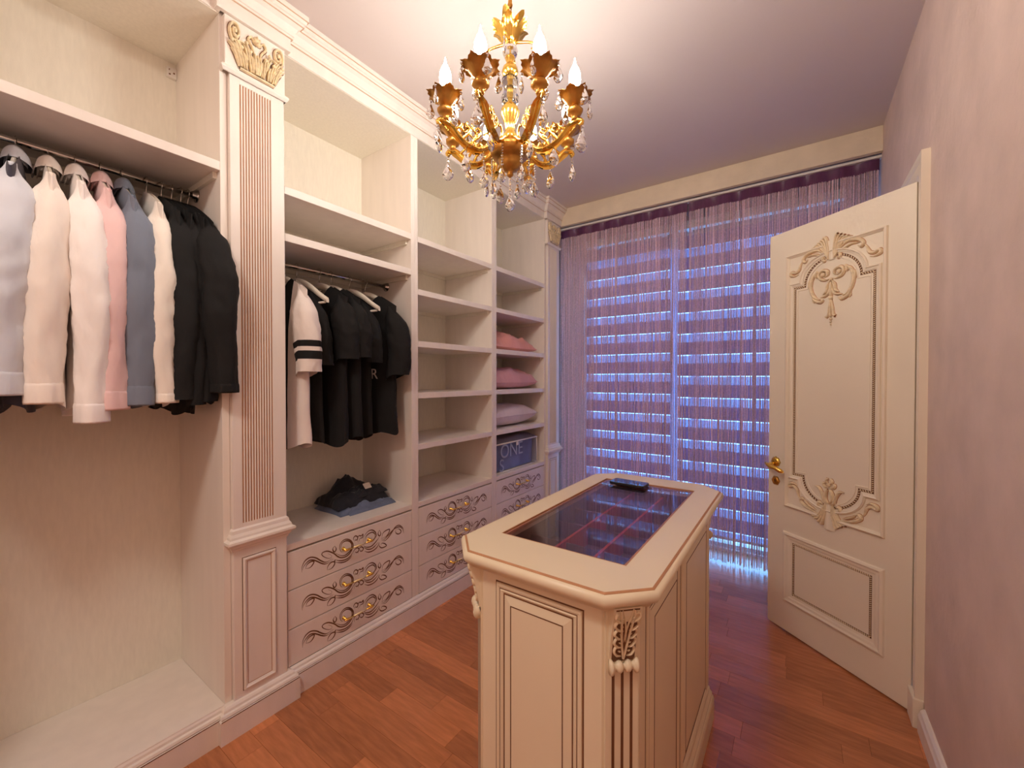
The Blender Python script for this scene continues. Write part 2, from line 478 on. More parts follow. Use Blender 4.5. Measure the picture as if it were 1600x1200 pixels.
def make_drawers(t, y0, y1):
    first = None
    zs = ((0.434, 0.589), (0.272, 0.430), (0.1195, 0.268))
    part('drawer_carcass', box((XBK, y0, 0.118), (XF - 0.022, y1, 0.597)), M_GLAZE, t)
    sc = (y1 - y0) / 0.659
    yc = (y0 + y1) / 2
    for za, zb in zs:
        d = part('drawer_front', box((XF - 0.02, y0 + 0.0025, za), (XF, y1 - 0.0025, zb)), M_CREAM, t, bevel=0.0015)
        zc = (za + zb) / 2
        mp = lambda a, b, h: (XF + 0.0002 + h, yc + a * sc, zc + b)
        mb = MB()
        for ln in DRAWER_LINES:
            mb.stroke([(a / 1000, bb / 1000) for a, bb in ln], 0.0056, 0.0008, mp, taper=0.3, sub=3)
        part('carved_scroll', mb, M_GLAZE, d)
        ya, yb2 = yc - 0.078 * sc, yc + 0.056 * sc
        zh = zc + 0.012
        for yy, sg in ((ya, 1), (yb2, -1)):
            h = MB().tube([(XF, yy, zh), (XF + 0.003, yy, zh), (XF + 0.006, yy, zh), (XF + 0.022, yy, zh), (XF + 0.026, yy - sg * 0.012, zh), (XF + 0.0265, yy + sg * 0.005, zh), (XF + 0.027, yy + sg * 0.035, zh)][:4], [0.009, 0.008, 0.005, 0.005], 10)
            h.tube([(XF + 0.026, yy - sg * 0.012, zh), (XF + 0.0265, yy, zh), (XF + 0.027, yy + sg * 0.035, zh)], [0.003, 0.0056, 0.0036], 8)
            part('handle_mount', h, M_GOLD, d)
        g = MB().tube([(XF + 0.027, ya + 0.034, zh), (XF + 0.0275, (ya + yb2) / 2, zh), (XF + 0.027, yb2 - 0.034, zh)], [0.0042, 0.0052, 0.0042], 8)
        part('handle', g, M_GRIP, d)

def make_unit(label, y0, y1, shelves, drawers, rail=None, s0=0.024, s1=0.0235, floor_z=None):
    t = thing('wardrobe_unit', label, 'wardrobe', ((XF + XBK) / 2, (y0 + y1) / 2, 0), group=GB)
    part('side_panel', box((XBK, y0 - s0, 0.0), (XF, y0, ZT + 0.02)), M_CREAM, t, bevel=0.0015)
    part('side_panel', box((XBK, y1, 0.0), (XF, y1 + s1, ZT + 0.02)), M_CREAM, t, bevel=0.0015)
    part('back_panel', box((XBK - 0.012, y0 - s0, 0.0), (XBK, y1 + s1, ZT + 0.02)), M_INNER, t)
    part('top_panel', box((XBK, y0, ZT), (XF, y1, ZT + 0.02)), M_INNER, t)
    for za, zb in shelves:
        make_shelf(t, y0, y1, za, zb)
    if drawers:
        part('counter_shelf', box((XBK, y0, 0.597), (XF, y1, 0.624)), M_CREAM, t, bevel=0.002)
        make_drawers(t, y0, y1)
    else:
        part('bottom_panel', box((XBK, y0, 0.08), (XF + 0.004, y1, 0.12)), M_CREAM, t, bevel=0.002)
    mb = MB(); mb.sweep([(XF, y0 - s0), (XF, y1 + s1)], PLP, IDM)
    pl = part('plinth', mb, M_CREAM, t)
    part('glaze_line', box((XF + 0.0235, y0 - s0, 0.0835), (XF + 0.0243, y1 + s1, 0.0865)), M_GLAZE, pl)
    if rail:
        xr, zr = rail
        rl = part('clothes_rail', MB().tube([(xr, y0, zr), (xr, y1, zr)], 0.0095, 14), M_CHROME, t)
        mb = MB()
        for yy, sg in ((y0, 1), (y1, -1)):
            mb.tube([(xr, yy, zr), (xr, yy + sg * 0.004, zr), (xr, yy + sg * 0.005, zr), (xr, yy + sg * 0.018, zr)], [0.025, 0.025, 0.014, 0.014], 18)
        part('rail_socket', mb, M_CHROME, rl)
    return t

S5 = [(2.043, 2.074), (1.758, 1.789), (1.474, 1.507), (1.192, 1.224), (0.911, 0.942)]
u1 = make_unit('cream open wardrobe bay holding long-sleeved shirts above empty space', -0.05, 0.618, [(2.045, 2.077)], False, (-1.914, 2.006))
u2 = make_unit('cream wardrobe bay with black T-shirts above three carved drawers', 0.843, 1.502, [(2.045, 2.077), (1.856, 1.888)], True, (-1.904, 1.816), s0=0.02)
u3 = make_unit('cream bay of empty open shelves above three carved drawers', 1.549, 2.207, S5, True)
u4 = make_unit('cream shelf bay with pillows and storage bag next to the curtain', 2.259, 2.908, S5, True, s0=0.0265)
mb = MB(); mb.box((XBK + 0.0, 0.585, 2.535), (XBK + 0.016, 0.617, 2.575)); mb.tube([(XBK + 0.016, 0.595, 2.562), (XBK + 0.018, 0.595, 2.562)], 0.003, 8)
br = part('hanging_bracket', mb, M_WHITE, u1, bevel=0.002)
mb = MB()
for yy, zz in ((0.593, 2.563), (0.593, 2.545), (0.607, 2.554)):
    mb.tube([(XBK + 0.0162, yy, zz), (XBK + 0.0175, yy, zz)], 0.0032, 8)
part('screw_hole', mb, M_GLAZE, br)

# pilasters
XS = XF + 0.016
def carve_capital(t, y0, y1, zb, zt, x):
    """Corinthian style relief: two rows of leaves, stalks and corner volutes"""
    yc = (y0 + y1) / 2; W = (y1 - y0) / 2; H = zt - zb
    mp = lambda a, b, h: (x + h, yc + a * W, zb + b * H)
    mb = MB(); mb.under = MB()
    mpw = lambda a, b, h: (x + h, yc + a, zb + b)
    def st(pts, w, h, **k):
        mb.stroke([(a * W, b * H) for a, b in pts], w, h, mpw, **k)
    st([(-0.62, 0.02), (0.62, 0.02)], 0.009, 0.012, taper=0, sub=1)
    for sx in (-1, 1):
        # volute spirals
        sp = []
        for k in range(22):
            a = -0.4 * PI + k / 21 * 3.4 * PI
            rr = 0.20 * (1 - k / 24)
            sp.append((sx * (0.78 + rr * math.cos(a)), 0.78 + rr * 1.15 * math.sin(a)))
        st([(sx * 0.12, 0.30), (sx * 0.30, 0.55), (sx * 0.55, 0.63)] + sp, 0.009, 0.016, taper=0.12, sub=2)
        mb.sphere((x + 0.010, yc + sx * 0.78 * W, zb + 0.79 * H), 0.007, 8, 5)
        st([(sx * 0.05, 0.35), (sx * 0.16, 0.62), (sx * 0.32, 0.78), (sx * 0.22, 0.88), (sx * 0.12, 0.80)], 0.008, 0.013, sub=3)
        # acanthus side leaves
        for j, (bx, by, L, ben) in enumerate(((0.18, 0.05, 0.45, 0.10), (0.42, 0.05, 0.42, 0.16), (0.60, 0.05, 0.40, 0.22), (0.30, 0.28, 0.36, 0.12), (0.58, 0.32, 0.34, 0.24), (0.72, 0.30, 0.22, 0.2))):
            for q in (-1, 0, 1):
                st([(sx * (bx + q * 0.045), by), (sx * (bx + ben * 0.4 + q * 0.075), by + L * 0.55), (sx * (bx + ben + q * 0.09), by + L * (0.95 - 0.12 * abs(q)))], 0.0062, 0.015 + 0.003 * (q == 0), sub=3,
                   wf=lambda tt: 0.45 + 0.9 * math.sin(PI * min(1, tt * 0.9 + 0.05)))
            mb.sphere((x + 0.014, yc + sx * (bx + ben) * W, zb + (by + L) * H), 0.0065, 7, 5)
    for q in (-1, 0, 1):
        st([(q * 0.05, 0.05), (q * 0.09, 0.3), (q * 0.10, 0.52)], 0.010, 0.018, sub=3, wf=lambda tt: 0.5 + 0.8 * math.sin(PI * min(1, tt * 0.9 + 0.05)))
    for k in range(5):
        a = PI * (0.1 + 0.2 * k)
        st([(0, 0.76), (0.16 * math.cos(a), 0.76 + 0.20 * math.sin(a))], 0.011, 0.014, sub=2, wf=lambda tt: 0.5 + 0.7 * math.sin(PI * min(1, tt * 0.9 + 0.05)))
    mb.sphere((x + 0.012, yc, zb + 0.76 * H), 0.008, 8, 5)
    cc = part('capital_carving', mb, M_GILT, t, label='gilded acanthus capital carving')
    part('carving_glaze', mb.under, M_GLAZE, cc)
    return cc

def make_pilaster(label, y0):
    """fluted pilaster, 0.225 wide, front flush with the bays and shaft proud"""
    t = thing('pilaster', label, 'pilaster', (XF, y0 + 0.112, 0), group='fluted wardrobe pilasters')
    Y = lambda a: y0 + a
    part('frame_board', box((XF - 0.03, Y(0.0245), 0.0), (XF - 0.0005, Y(0.2045), 2.615)), M_CREAM, t)
    ya, yb = Y(0.026), Y(0.215)
    # shaft with sunk fluting
    fa, fb, fz0, fz1 = Y(0.058), Y(0.167), 0.765, 2.378
    mb = MB()
    mb.box((XF - 0.01, ya, 0.745), (XS, fa, 2.408)); mb.box((XF - 0.01, fb, 0.745), (XS, yb, 2.408))
    mb.box((XF - 0.01, fa, 0.745), (XS, fb, fz0)); mb.box((XF - 0.01, fa, fz1), (XS, fb, 2.408))
    sh = part('shaft', mb, M_CREAM, t, bevel=0.001)
    n = 12
    pit = (fb - fa) / (n - 0.5)
    mb = MB()
    for k in range(n - 1):
        yy = fa + pit * (k + 0.5)
        mb.tube([(XS - 0.002, yy + pit * 0.25, fz0), (XS - 0.002, yy + pit * 0.25, fz1)], pit * 0.29, 6, caps=False)
    part('reeds', mb, M_CREAM, sh)
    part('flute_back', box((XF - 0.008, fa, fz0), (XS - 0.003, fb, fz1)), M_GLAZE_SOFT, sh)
    # capital block and astragal
    cb = part('capital_block', box((XF - 0.01, Y(0.010), 2.416), (XS + 0.004, Y(0.219), 2.60)), M_CREAM, t, bevel=0.002)
    AP = [(0, 2.398), (0.003, 2.400), (0.008, 2.408), (0.009, 2.414), (0.006, 2.420), (0, 2.422)]
    mb = MB(); mb.sweep([(XF - 0.01, Y(0.006)), (XS + 0.004, Y(0.006)), (XS + 0.004, Y(0.222)), (XF - 0.01, Y(0.222))][::-1], [(-d, h) for d, h in AP], IDM)
    part('astragal', mb, M_CREAM, t)
    carve_capital(t, Y(0.02), Y(0.212), 2.428, 2.588, XS + 0.004)
    # pedestal cap
    CPF = [(0, 0.668), (0.004, 0.668), (0.006, 0.676), (0.012, 0.682), (0.014, 0.690), (0.022, 0.694), (0.026, 0.700), (0.025, 0.708), (0.015, 0.714), (0.014, 0.722), (0.008, 0.732), (0.006, 0.744), (0, 0.750)]
    mb = MB(); mb.sweep([(XF - 0.01, ya), (XS, ya), (XS, yb), (XF - 0.01, yb)][::-1], [(-d, h) for d, h in CPF], IDM)
    mb.box((XF - 0.01, ya, 0.668), (XS, yb, 0.75))
    part('pedestal_cap', mb, M_CREAM, t)
    # pedestal with framed panel
    pa, pb, pz0, pz1 = Y(0.056), Y(0.172), 0.142, 0.635
    mb = MB().box((XF - 0.01, ya, 0.0), (XS, yb, 0.67))
    pd = part('pedestal', mb, M_CREAM, t, bevel=0.0015)
    pm = lambda a, b, h: (XS + h, a, b)
    rect = [(pa, pz0), (pa, pz1), (pb, pz1), (pb, pz0)]
    FP = [(0, 0), (0.001, 0.006), (0.006, 0.0075), (0.010, 0.004), (0.0145, 0.0015), (0.015, 0)]
    part('panel_frame', MB().sweep(rect, FP, pm, closed=True), M_CREAM, pd)
    part('panel_glaze', MB().sweep(rect, [(-0.0025, 0.0003), (-0.0005, 0.0012), (0.0003, 0.0003)], pm, closed=True), M_GLAZE, pd)
    part('panel_glaze', MB().sweep(rect, [(0.0145, 0.0003), (0.0155, 0.0010), (0.017, 0.0003)], pm, closed=True), M_GLAZE_SOFT, pd)
    # plinth block
    mb = MB(); mb.sweep([(XF - 0.01, Y(-0.004)), (XF + 0.019, Y(-0.004)), (XF + 0.019, Y(0.229)), (XF - 0.01, Y(0.229))][::-1], [(-d, h) for d, h in PLP], IDM)
    mb.box((XF - 0.01, Y(-0.004), 0.0), (XF + 0.019, Y(0.229), 0.118))
    pb_ = part('plinth_block', mb, M_CREAM, t)
    part('glaze_line', box((XF + 0.0425, Y(-0.026), 0.0835), (XF + 0.0434, Y(0.251), 0.0865)), M_GLAZE, pb_)
    return t
make_pilaster('fluted cream pilaster between the shirt bay and the T-shirt bay', 0.618)
make_pilaster('cream pilaster at the curtain end of the wardrobe', 2.915)

# crown cornice
CR = [(-0.012, 2.602), (0.004, 2.602), (0.004, 2.652), (0.010, 2.655), (0.010, 2.662), (0.014, 2.664), (0.016, 2.675), (0.024, 2.692), (0.037, 2.704), (0.040, 2.706), (0.040, 2.714), (0.046, 2.716), (0.049, 2.728), (0.053, 2.731), (0.053, 2.749), (-0.012, 2.749)]
J = 0.026
mb = MB()
mb.sweep([(XF, -0.4), (XF, 0.606), (XF + J, 0.606), (XF + J, 0.852), (XF, 0.852), (XF, 2.902), (XF + J, 2.902), (XF + J, 3.148)], CR, IDM)
co = thing('crown_cornice', 'stepped cream crown cornice running along the wardrobe top', 'cornice', (XF, 1.4, 2.60))
part('moulding', mb, M_CREAM, co)
mb = MB()
for d, h in ((0.0102, 2.6535), (0.0405, 2.705), (0.0532, 2.7295)):
    mb.sweep([(XF, -0.4), (XF, 0.606), (XF + J, 0.606), (XF + J, 0.852), (XF, 0.852), (XF, 2.902), (XF + J, 2.902), (XF + J, 3.148)], [(d - 0.004, h - 0.0016), (d + 0.0004, h - 0.0016), (d + 0.0004, h + 0.0003), (d - 0.004, h + 0.0003)], IDM, caps=False)
part('glaze_line', mb, M('pale_glaze', s(216, 184, 156), 0.5), co)

# ------------------------------------------------------------------ door leaf
HX, HY = 0.362, 2.186
FX, FY = -0.125, 2.590
DW = math.hypot(FX - HX, FY - HY)
ang = math.atan2(FY - HY, FX - HX)
DH = 2.045
d1 = thing('door_1', 'cream carved door standing ajar with gold lever handle', None, (HX, HY, 0.008), rotz=ang, local=True, kind='structure')
# local: +X from hinge to free edge, +Y towards the room viewer, thickness behind
part('leaf', box((-0.010, -0.042, 0), (DW, 0, DH)), M_DOOR, d1, bevel=0.002)
dm = lambda a, b, h: (a, h, b)
dmr = lambda a, b, h: (DW - a, h, b)
UC = 0.3085
def rectp(a0, a1, b0, b1):
    return [(a0, b0), (a0, b1), (a1, b1), (a1, b0)]
MP = [(0, 0), (0.002, 0.010), (0.008, 0.014), (0.012, 0.008), (0.017, 0.003), (0.018, 0)]
mb = MB()
# upper panel frame with gaps for the carvings
for side in (-1, 1):
    e = UC + side * 0.2255
    g1, g0 = UC + side * 0.035, UC + side * 0.045
    pth = [(g1, 1.914), (e, 1.914), (e, 0.640), (g0, 0.640)]
    if side < 0: mb.sweep(pth, [(-d, h) for d, h in MP], dm)
    else: mb.sweep(pth, MP, dm)
part('upper_panel_frame', mb, M_DOOR, d1)
def ear_path(off):
    """rectangle with stepped corners and arched head and foot"""
    a0, a1 = UC - 0.1745 - off, UC + 0.1745 + off
    st = 0.124 + off
    zt_, zb_ = 1.738 + off, 0.818 - off
    p = [(a0, zb_), (a0, zt_)]
    for k in range(17):
        a = PI - PI * k / 16
        p.append((UC + st * math.cos(a), 1.738 + off * 0.9 + (0.115 + off * 0.1) * math.sin(a)) if 0 < k < 16 else (UC + st * math.cos(a), zt_))
    p += [(a1, zt_), (a1, zb_)]
    for k in range(17):
        a = -PI * k / 16
        p.append((UC + st * math.cos(a), 0.818 - off * 0.9 + (0.112 + off * 0.1) * math.sin(a)) if 0 < k < 16 else (UC + st * math.cos(a), zb_))
    return p
part('eared_moulding', MB().sweep(ear_path(0.030), [(0, 0), (0.001, 0.006), (0.006, 0.011), (0.010, 0.006), (0.018, 0.004), (0.019, 0)], dm, closed=True), M_DOOR, d1)
part('panel_fillet', MB().sweep(ear_path(-0.009), [(0, 0), (0.001, 0.003), (0.004, 0.003), (0.005, 0)], dm, closed=True), M_DOOR, d1)
def rope(path, step, r, mapf):
    mb = MB()
    pts = path + [path[0]]
    for i in range(len(pts) - 1):
        p, q = Vector(pts[i]), Vector(pts[i + 1])
        n = max(1, int((q - p).length / step))
        dd = (q - p).normalized(); nn = Vector((-dd.y, dd.x))
        for k in range(n):
            c = p + (q - p) * ((k + 0.5) / n)
            ax = (dd * 0.55 + nn * 0.85).normalized(); bx = Vector((-ax.y, ax.x))
            e = 0.6 * step
            corners = [c + ax * r * 1.0, c + bx * e * 0.55, c - ax * r * 1.0, c - bx * e * 0.55]
            vs_ = [mapf(v.x, v.y, 0.0005) for v in corners] + [mapf(c.x, c.y, r * 0.85)]
            mb.add(vs_, [(0, 1, 4), (1, 2, 4), (2, 3, 4), (3, 0, 4)], True)
    return mb
part('rope_moulding', rope(ear_path(0.003), 0.0085, 0.0068, dm), M_CARVE, d1)
part('rope_glaze', MB().sweep(ear_path(0.003), [(-0.0052, 0.0), (-0.005, 0.0009), (0.005, 0.0009), (0.0052, 0.0)], dm, closed=True), M_GLAZE, d1)
# lower panel
rp = rectp(0.082, 0.540, 0.152, 0.512)
part('lower_panel_frame', MB().sweep(rp, [(0, 0), (0.003, 0.008), (0.012, 0.012), (0.020, 0.007), (0.030, 0.006), (0.036, 0.003), (0.046, 0.002), (0.047, 0)], dm, closed=True), M_DOOR, d1)
rp2 = rectp(0.134, 0.484, 0.204, 0.462)
part('rope_moulding', rope(rp2, 0.0085, 0.0068, dm), M_CARVE, d1)
part('rope_glaze', MB().sweep(rp2, [(-0.0052, 0.0), (-0.005, 0.0009), (0.005, 0.0009), (0.0052, 0.0)], dm, closed=True), M_GLAZE, d1)

leafw = lambda tt: 0.35 + 0.85 * math.sin(PI * min(1, tt * 0.85 + 0.08))
def door_carving():
    mb = MB(); mb.under = MB()
    for sx in (-1, 1):
        def st(pts, w, h, **k):
            mb.stroke([(UC + sx * a, b) for a, b in pts], w, h, dm, **k)
        # fan of the crest
        for k in range(5):
            st([(0.014 + 0.002 * k, 1.842 + 0.004 * k), (0.012 + 0.006 * k, 1.885), (0.022 + 0.011 * k, 1.925 + 0.012 - 0.0055 * k), (0.032 + 0.014 * k, 1.945 - 0.009 * k)], 0.011, 0.016 - 0.001 * k, sub=4, wf=lambda tt: 0.55 + 0.6 * tt)
        st([(0.020, 1.846), (0.034, 1.838), (0.040, 1.850), (0.030, 1.858)], 0.013, 0.012, sub=4)
        # side scroll in the corner
        st([(0.030, 1.872), (0.070, 1.898), (0.115, 1.892), (0.135, 1.872), (0.125, 1.858), (0.112, 1.866)], 0.013, 0.014, sub=5)
        st([(0.040, 1.866), (0.085, 1.882), (0.118, 1.878)], 0.008, 0.012, sub=4)
        st([(0.135, 1.872), (0.148, 1.850), (0.158, 1.826), (0.176, 1.818), (0.196, 1.825), (0.200, 1.812), (0.180, 1.803), (0.160, 1.806)], 0.013, 0.013, sub=5)
        # heart shaped double C motif
        st([(0.006, 1.752), (0.025, 1.748), (0.048, 1.758), (0.056, 1.780), (0.040, 1.795), (0.018, 1.788), (0.014, 1.770), (0.030, 1.762)], 0.013, 0.014, sub=5)
        mb.sphere(dm(UC + sx * 0.036, 1.776, 0.005), 0.011, 8, 6, sc=(1, 0.8, 1))
        st([(0.046, 1.796), (0.072, 1.788), (0.090, 1.765), (0.096, 1.730), (0.088, 1.695), (0.070, 1.672), (0.050, 1.664)], 0.014, 0.013, sub=5)
        st([(0.064, 1.800), (0.070, 1.780), (0.066, 1.766)], 0.010, 0.014, sub=4)
        st([(0.092, 1.770), (0.104, 1.750), (0.100, 1.720)], 0.009, 0.012, sub=4)
        st([(0.086, 1.680), (0.072, 1.662), (0.048, 1.650), (0.034, 1.660)], 0.012, 0.012, sub=4, wf=leafw)
        st([(0.088, 1.668), (0.078, 1.650)], 0.008, 0.009, sub=2)
        st([(0.004, 1.742), (0.016, 1.720), (0.020, 1.695), (0.036, 1.684)], 0.012, 0.014, sub=4)
        st([(0.003, 1.720), (0.010, 1.690), (0.024, 1.676), (0.050, 1.672)], 0.010, 0.012, sub=4)
        # bell drop
        st([(0.003, 1.650), (0.009, 1.615), (0.012, 1.585), (0.022, 1.577)], 0.010, 0.012, sub=4, wf=lambda tt: 0.5 + 0.7 * tt)
        # foot carving
        for k in range(4):
            st([(0.016 + 0.002 * k, 0.716 - 0.006 * k), (0.014 + 0.007 * k, 0.675), (0.024 + 0.011 * k, 0.636 + 0.002 * k), (0.034 + 0.014 * k, 0.612 + 0.010 * k)], 0.012, 0.017 - 0.001 * k, sub=4, wf=lambda tt: 0.55 + 0.55 * tt)
        st([(0.030, 0.706), (0.046, 0.712), (0.050, 0.700), (0.040, 0.694)], 0.014, 0.012, sub=4)
        st([(0.050, 0.655), (0.090, 0.664), (0.118, 0.676), (0.136, 0.692), (0.128, 0.706), (0.114, 0.698)], 0.014, 0.014, sub=5)
        st([(0.060, 0.668), (0.095, 0.682), (0.116, 0.700)], 0.008, 0.012, sub=4)
        st([(0.136, 0.692), (0.150, 0.716), (0.158, 0.742), (0.176, 0.754), (0.198, 0.748), (0.196, 0.762), (0.174, 0.768), (0.156, 0.760)], 0.013, 0.013, sub=5)
        # tulip
        st([(0.004, 0.712), (0.022, 0.724), (0.030, 0.752), (0.046, 0.780), (0.066, 0.784)], 0.013, 0.014, sub=5)
        st([(0.002, 0.716), (0.016, 0.738), (0.014, 0.768), (0.004, 0.782)], 0.011, 0.015, sub=4, wf=leafw)
        st([(0.004, 0.790), (0.020, 0.794), (0.026, 0.806), (0.016, 0.812)], 0.011, 0.012, sub=4)
        st([(0.006, 0.806), (0.014, 0.822), (0.002, 0.834)], 0.011, 0.012, sub=4)
    c1 = lambda z, r: mb.sphere(dm(UC, z, 0.004), r, 8, 6)
    c1(1.746, 0.008); c1(1.662, 0.009); c1(1.566, 0.006); c1(1.553, 0.005); c1(1.541, 0.004); c1(0.803, 0.008)
    mb.stroke([(UC, 1.735), (UC, 1.700), (UC, 1.665)], 0.014, 0.014, dm, sub=3, wf=leafw)
    mb.stroke([(UC, 1.655), (UC, 1.61), (UC, 1.578)], 0.009, 0.014, dm, sub=3, taper=0)
    return mb
dc = door_carving()
co_ = part('carved_ornament', dc, M_CARVE, d1, label='gilt-edged carved scrolls')
part('ornament_glaze', dc.under, M_GLAZE_SOFT, co_)
mb = MB()
for z0, z1, w0, w1 in ((1.836, 1.925, 0.018, 0.050), (0.722, 0.596, 0.022, 0.052)):
    mb.stroke([(UC, z0), (UC, (z0 + z1) / 2), (UC, z1)], w1, 0.009, dm, sub=4, wf=lambda tt: 0.55 + 0.45 * tt)
part('carved_stem', mb, M_DOOR, d1)
# lever handle and key rosette
mb = MB()
hu, hv = 0.588, 0.845
mb.lathe([(0, 0.012), (0.013, 0.012), (0.022, 0.008), (0.027, 0.0), (0.0, 0.0)], 20, mod=lambda r, z, t: (r * (1 + 0.08 * math.cos(8 * t)), z))
mb.v = [dm(hu + px, hv + py + 0.012, pz) for px, py, pz in mb.v]
n0 = len(mb.v)
mb.tube([dm(hu, hv + 0.004, 0.01), dm(hu, hv, 0.048)], [0.010, 0.009], 10)
mb.tube([dm(hu + 0.016, hv + 0.006, 0.050), dm(hu, hv, 0.053), dm(hu - 0.022, hv - 0.008, 0.056), dm(hu - 0.045, hv - 0.010, 0.055), dm(hu - 0.070, hv - 0.020, 0.050), dm(hu - 0.084, hv - 0.024, 0.048)], [0.007, 0.011, 0.012, 0.010, 0.012, 0.005], 10)
hd = part('lever_handle', mb, M_GOLD, d1)
mb = MB().lathe([(0.0, 0.006), (0.006, 0.006), (0.010, 0.010), (0.018, 0.007), (0.024, 0.0), (0, 0)], 20, mod=lambda r, z, t: (r * (1 + 0.07 * math.cos(6 * t)), z))
mb.v = [dm(hu + px, 0.758 + py, pz) for px, py, pz in mb.v]
ro = part('key_rosette', mb, M_BRONZE, d1)
part('keyhole', MB().box((hu - 0.003, 0.0055, 0.747), (hu + 0.003, 0.0075, 0.766)), M_GLAZE, ro)
mb = MB()
for z in (0.25, 1.0, 1.8):
    mb.tube([(-0.004, -0.02, z), (-0.004, -0.02, z + 0.09)], 0.007, 8)
part('hinge', mb, M_DOOR, d1)

# ------------------------------------------------------------------ display island
IX0, IX1, IY0, IY1, IC, IZ = -0.748, -0.242, 0.782, 1.810, 0.074, 0.870
isl = thing('display_island', 'cream display island with glass top and carved corner corbels', 'island', ((IX0 + IX1) / 2, (IY0 + IY1) / 2, 0))
def octo(m, c=None):
    a0, a1, b0, b1 = IX0 + m, IX1 - m, IY0 + m, IY1 - m
    c = IC - m * 0.4 if c is None else c
    return [(a0, b0 + c), (a0, b1 - c), (a0 + c, b1), (a1 - c, b1), (a1, b1 - c), (a1, b0 + c), (a1 - c, b0), (a0 + c, b0)]
gx0, gx1, gy0, gy1 = -0.674, -0.322, 0.922, 1.687
def ring(z):
    return [(a, b, z) for a, b in octo(0)] + [(gx0, gy0, z), (gx0, gy1, z), (gx1, gy1, z), (gx1, gy0, z)]
top = ring(IZ); bot = ring(IZ - 0.028)
fs = [(0, 8, 9, 1), (1, 9, 2), (2, 9, 10, 3), (3, 10, 4), (4, 10, 11, 5), (5, 11, 6), (6, 11, 8, 7), (7, 8, 0)]
mb = MB(); mb.add(top, [f[::-1] for f in fs]); mb.add(bot, fs)
for i in range(8): mb.add([top[i], top[(i + 1) % 8], bot[(i + 1) % 8], bot[i]], [(0, 1, 2, 3)])
for i in range(4):
    a, b2 = 8 + i, 8 + (i + 1) % 4
    mb.add([top[a], top[b2], bot[b2], bot[a]], [(3, 2, 1, 0)])
ct = part('countertop', mb, M_ISLAND, isl)
EP = [(0.0, IZ - 0.003), (0.004, IZ - 0.003), (0.010, IZ - 0.005), (0.014, IZ - 0.011), (0.0145, IZ - 0.018), (0.011, IZ - 0.026), (0.004, IZ - 0.031), (-0.002, IZ - 0.034), (-0.006, IZ - 0.042), (-0.03, IZ - 0.044)]
part('edge_moulding', MB().sweep(octo(0), [(-d, h) for d, h in EP], IDM, closed=True, smooth=True), M_ISLAND, ct)
part('edge_glaze', MB().sweep(octo(0), [(0.0006, IZ + 0.0002), (-0.0045, IZ - 0.0022), (-0.0045, IZ - 0.004), (0.0006, IZ - 0.004)], IDM, closed=True), M_GLAZE_SOFT, ct)
part('glass_rim', MB().sweep([(gx0, gy0), (gx0, gy1), (gx1, gy1), (gx1, gy0)], [(-0.0015, IZ + 0.0003), (0.0012, IZ + 0.0003), (0.0012, IZ - 0.004), (0.007, IZ - 0.004), (0.007, IZ - 0.012)], IDM, closed=True), M_GLAZE_SOFT, ct)
part('glass_top', box((gx0 + 0.0015, gy0 + 0.0015, IZ - 0.0085), (gx1 - 0.0015, gy1 - 0.0015, IZ - 0.0025)), M_TOPGLASS, isl)
# body shell (open at the top, with a jewellery tray)
BM = 0.032
body = octo(BM)
mb = MB()
zb0, zb1 = 0.0, IZ - 0.028
for i in range(8):
    a, b2 = body[i], body[(i + 1) % 8]
    mb.add([(*a, zb0), (*b2, zb0), (*b2, zb1), (*a, zb1)], [(3, 2, 1, 0)])
part('body', mb, M_ISLAND, isl)
tray = MB()
tz = IZ - 0.105
tray.add([(gx0 - 0.004, gy0 - 0.004, tz), (gx1 + 0.004, gy0 - 0.004, tz), (gx1 + 0.004, gy1 + 0.004, tz), (gx0 - 0.004, gy1 + 0.004, tz),
          (gx0 - 0.004, gy0 - 0.004, IZ - 0.028), (gx1 + 0.004, gy0 - 0.004, IZ - 0.028), (gx1 + 0.004, gy1 + 0.004, IZ - 0.028), (gx0 - 0.004, gy1 + 0.004, IZ - 0.028)],
         [(0, 1, 2, 3), (0, 4, 5, 1), (1, 5, 6, 2), (2, 6, 7, 3), (3, 7, 4, 0)])
tr = part('tray', tray, M_VELVET, isl)
for k in (1, 2):
    xx = gx0 + (gx1 - gx0) * k / 3
    part('tray_divider', box((xx - 0.004, gy0, tz), (xx + 0.004, gy1, tz + 0.062)), M_RED, tr)
for k in range(1, 5):
    yy = gy0 + (gy1 - gy0) * k / 5
    part('tray_divider', box((gx0, yy - 0.0025, tz), (gx1, yy + 0.0025, tz + 0.055)), M_VELVET, tr)
# framed panels
def framed_panel(name, mapf, a0, a1, b0, b1):
    """mapf(a,b,h); raised field with moulded frame and glaze lines"""
    p = part(name, MB().sweep(rectp(a0, a1, b0, b1), [(0, 0), (0.001, 0.004), (0.006, 0.006), (0.010, 0.004), (0.012, 0.004), (0.016, 0.006), (0.021, 0.002), (0.024, 0.002), (0.045, 0.0065)], mapf, closed=True), M_ISLAND, isl)
    f0 = [mapf(a, b, 0.0065) for a, b in rectp(a0 + 0.045, a1 - 0.045, b0 + 0.045, b1 - 0.045)]
    part('field', MB().add(f0, [(0, 1, 2, 3)]), M_ISLAND, p)
    mb = MB()
    for off, w, h in ((-0.0035, 0.0035, 0.0004), (0.0105, 0.002, 0.0045), (0.0215, 0.003, 0.0028), (0.0445, 0.0025, 0.0072)):
        mb.sweep(rectp(a0 + off, a1 - off, b0 + off, b1 - off), [(0, h - 0.0006), (0.0002, h), (w, h), (w + 0.0002, h - 0.0006)], mapf, closed=True)
    part('glaze_line', mb, M_GLAZE, p)
    return p
bx0, bx1, by0, by1 = IX0 + BM, IX1 - BM, IY0 + BM, IY1 - BM
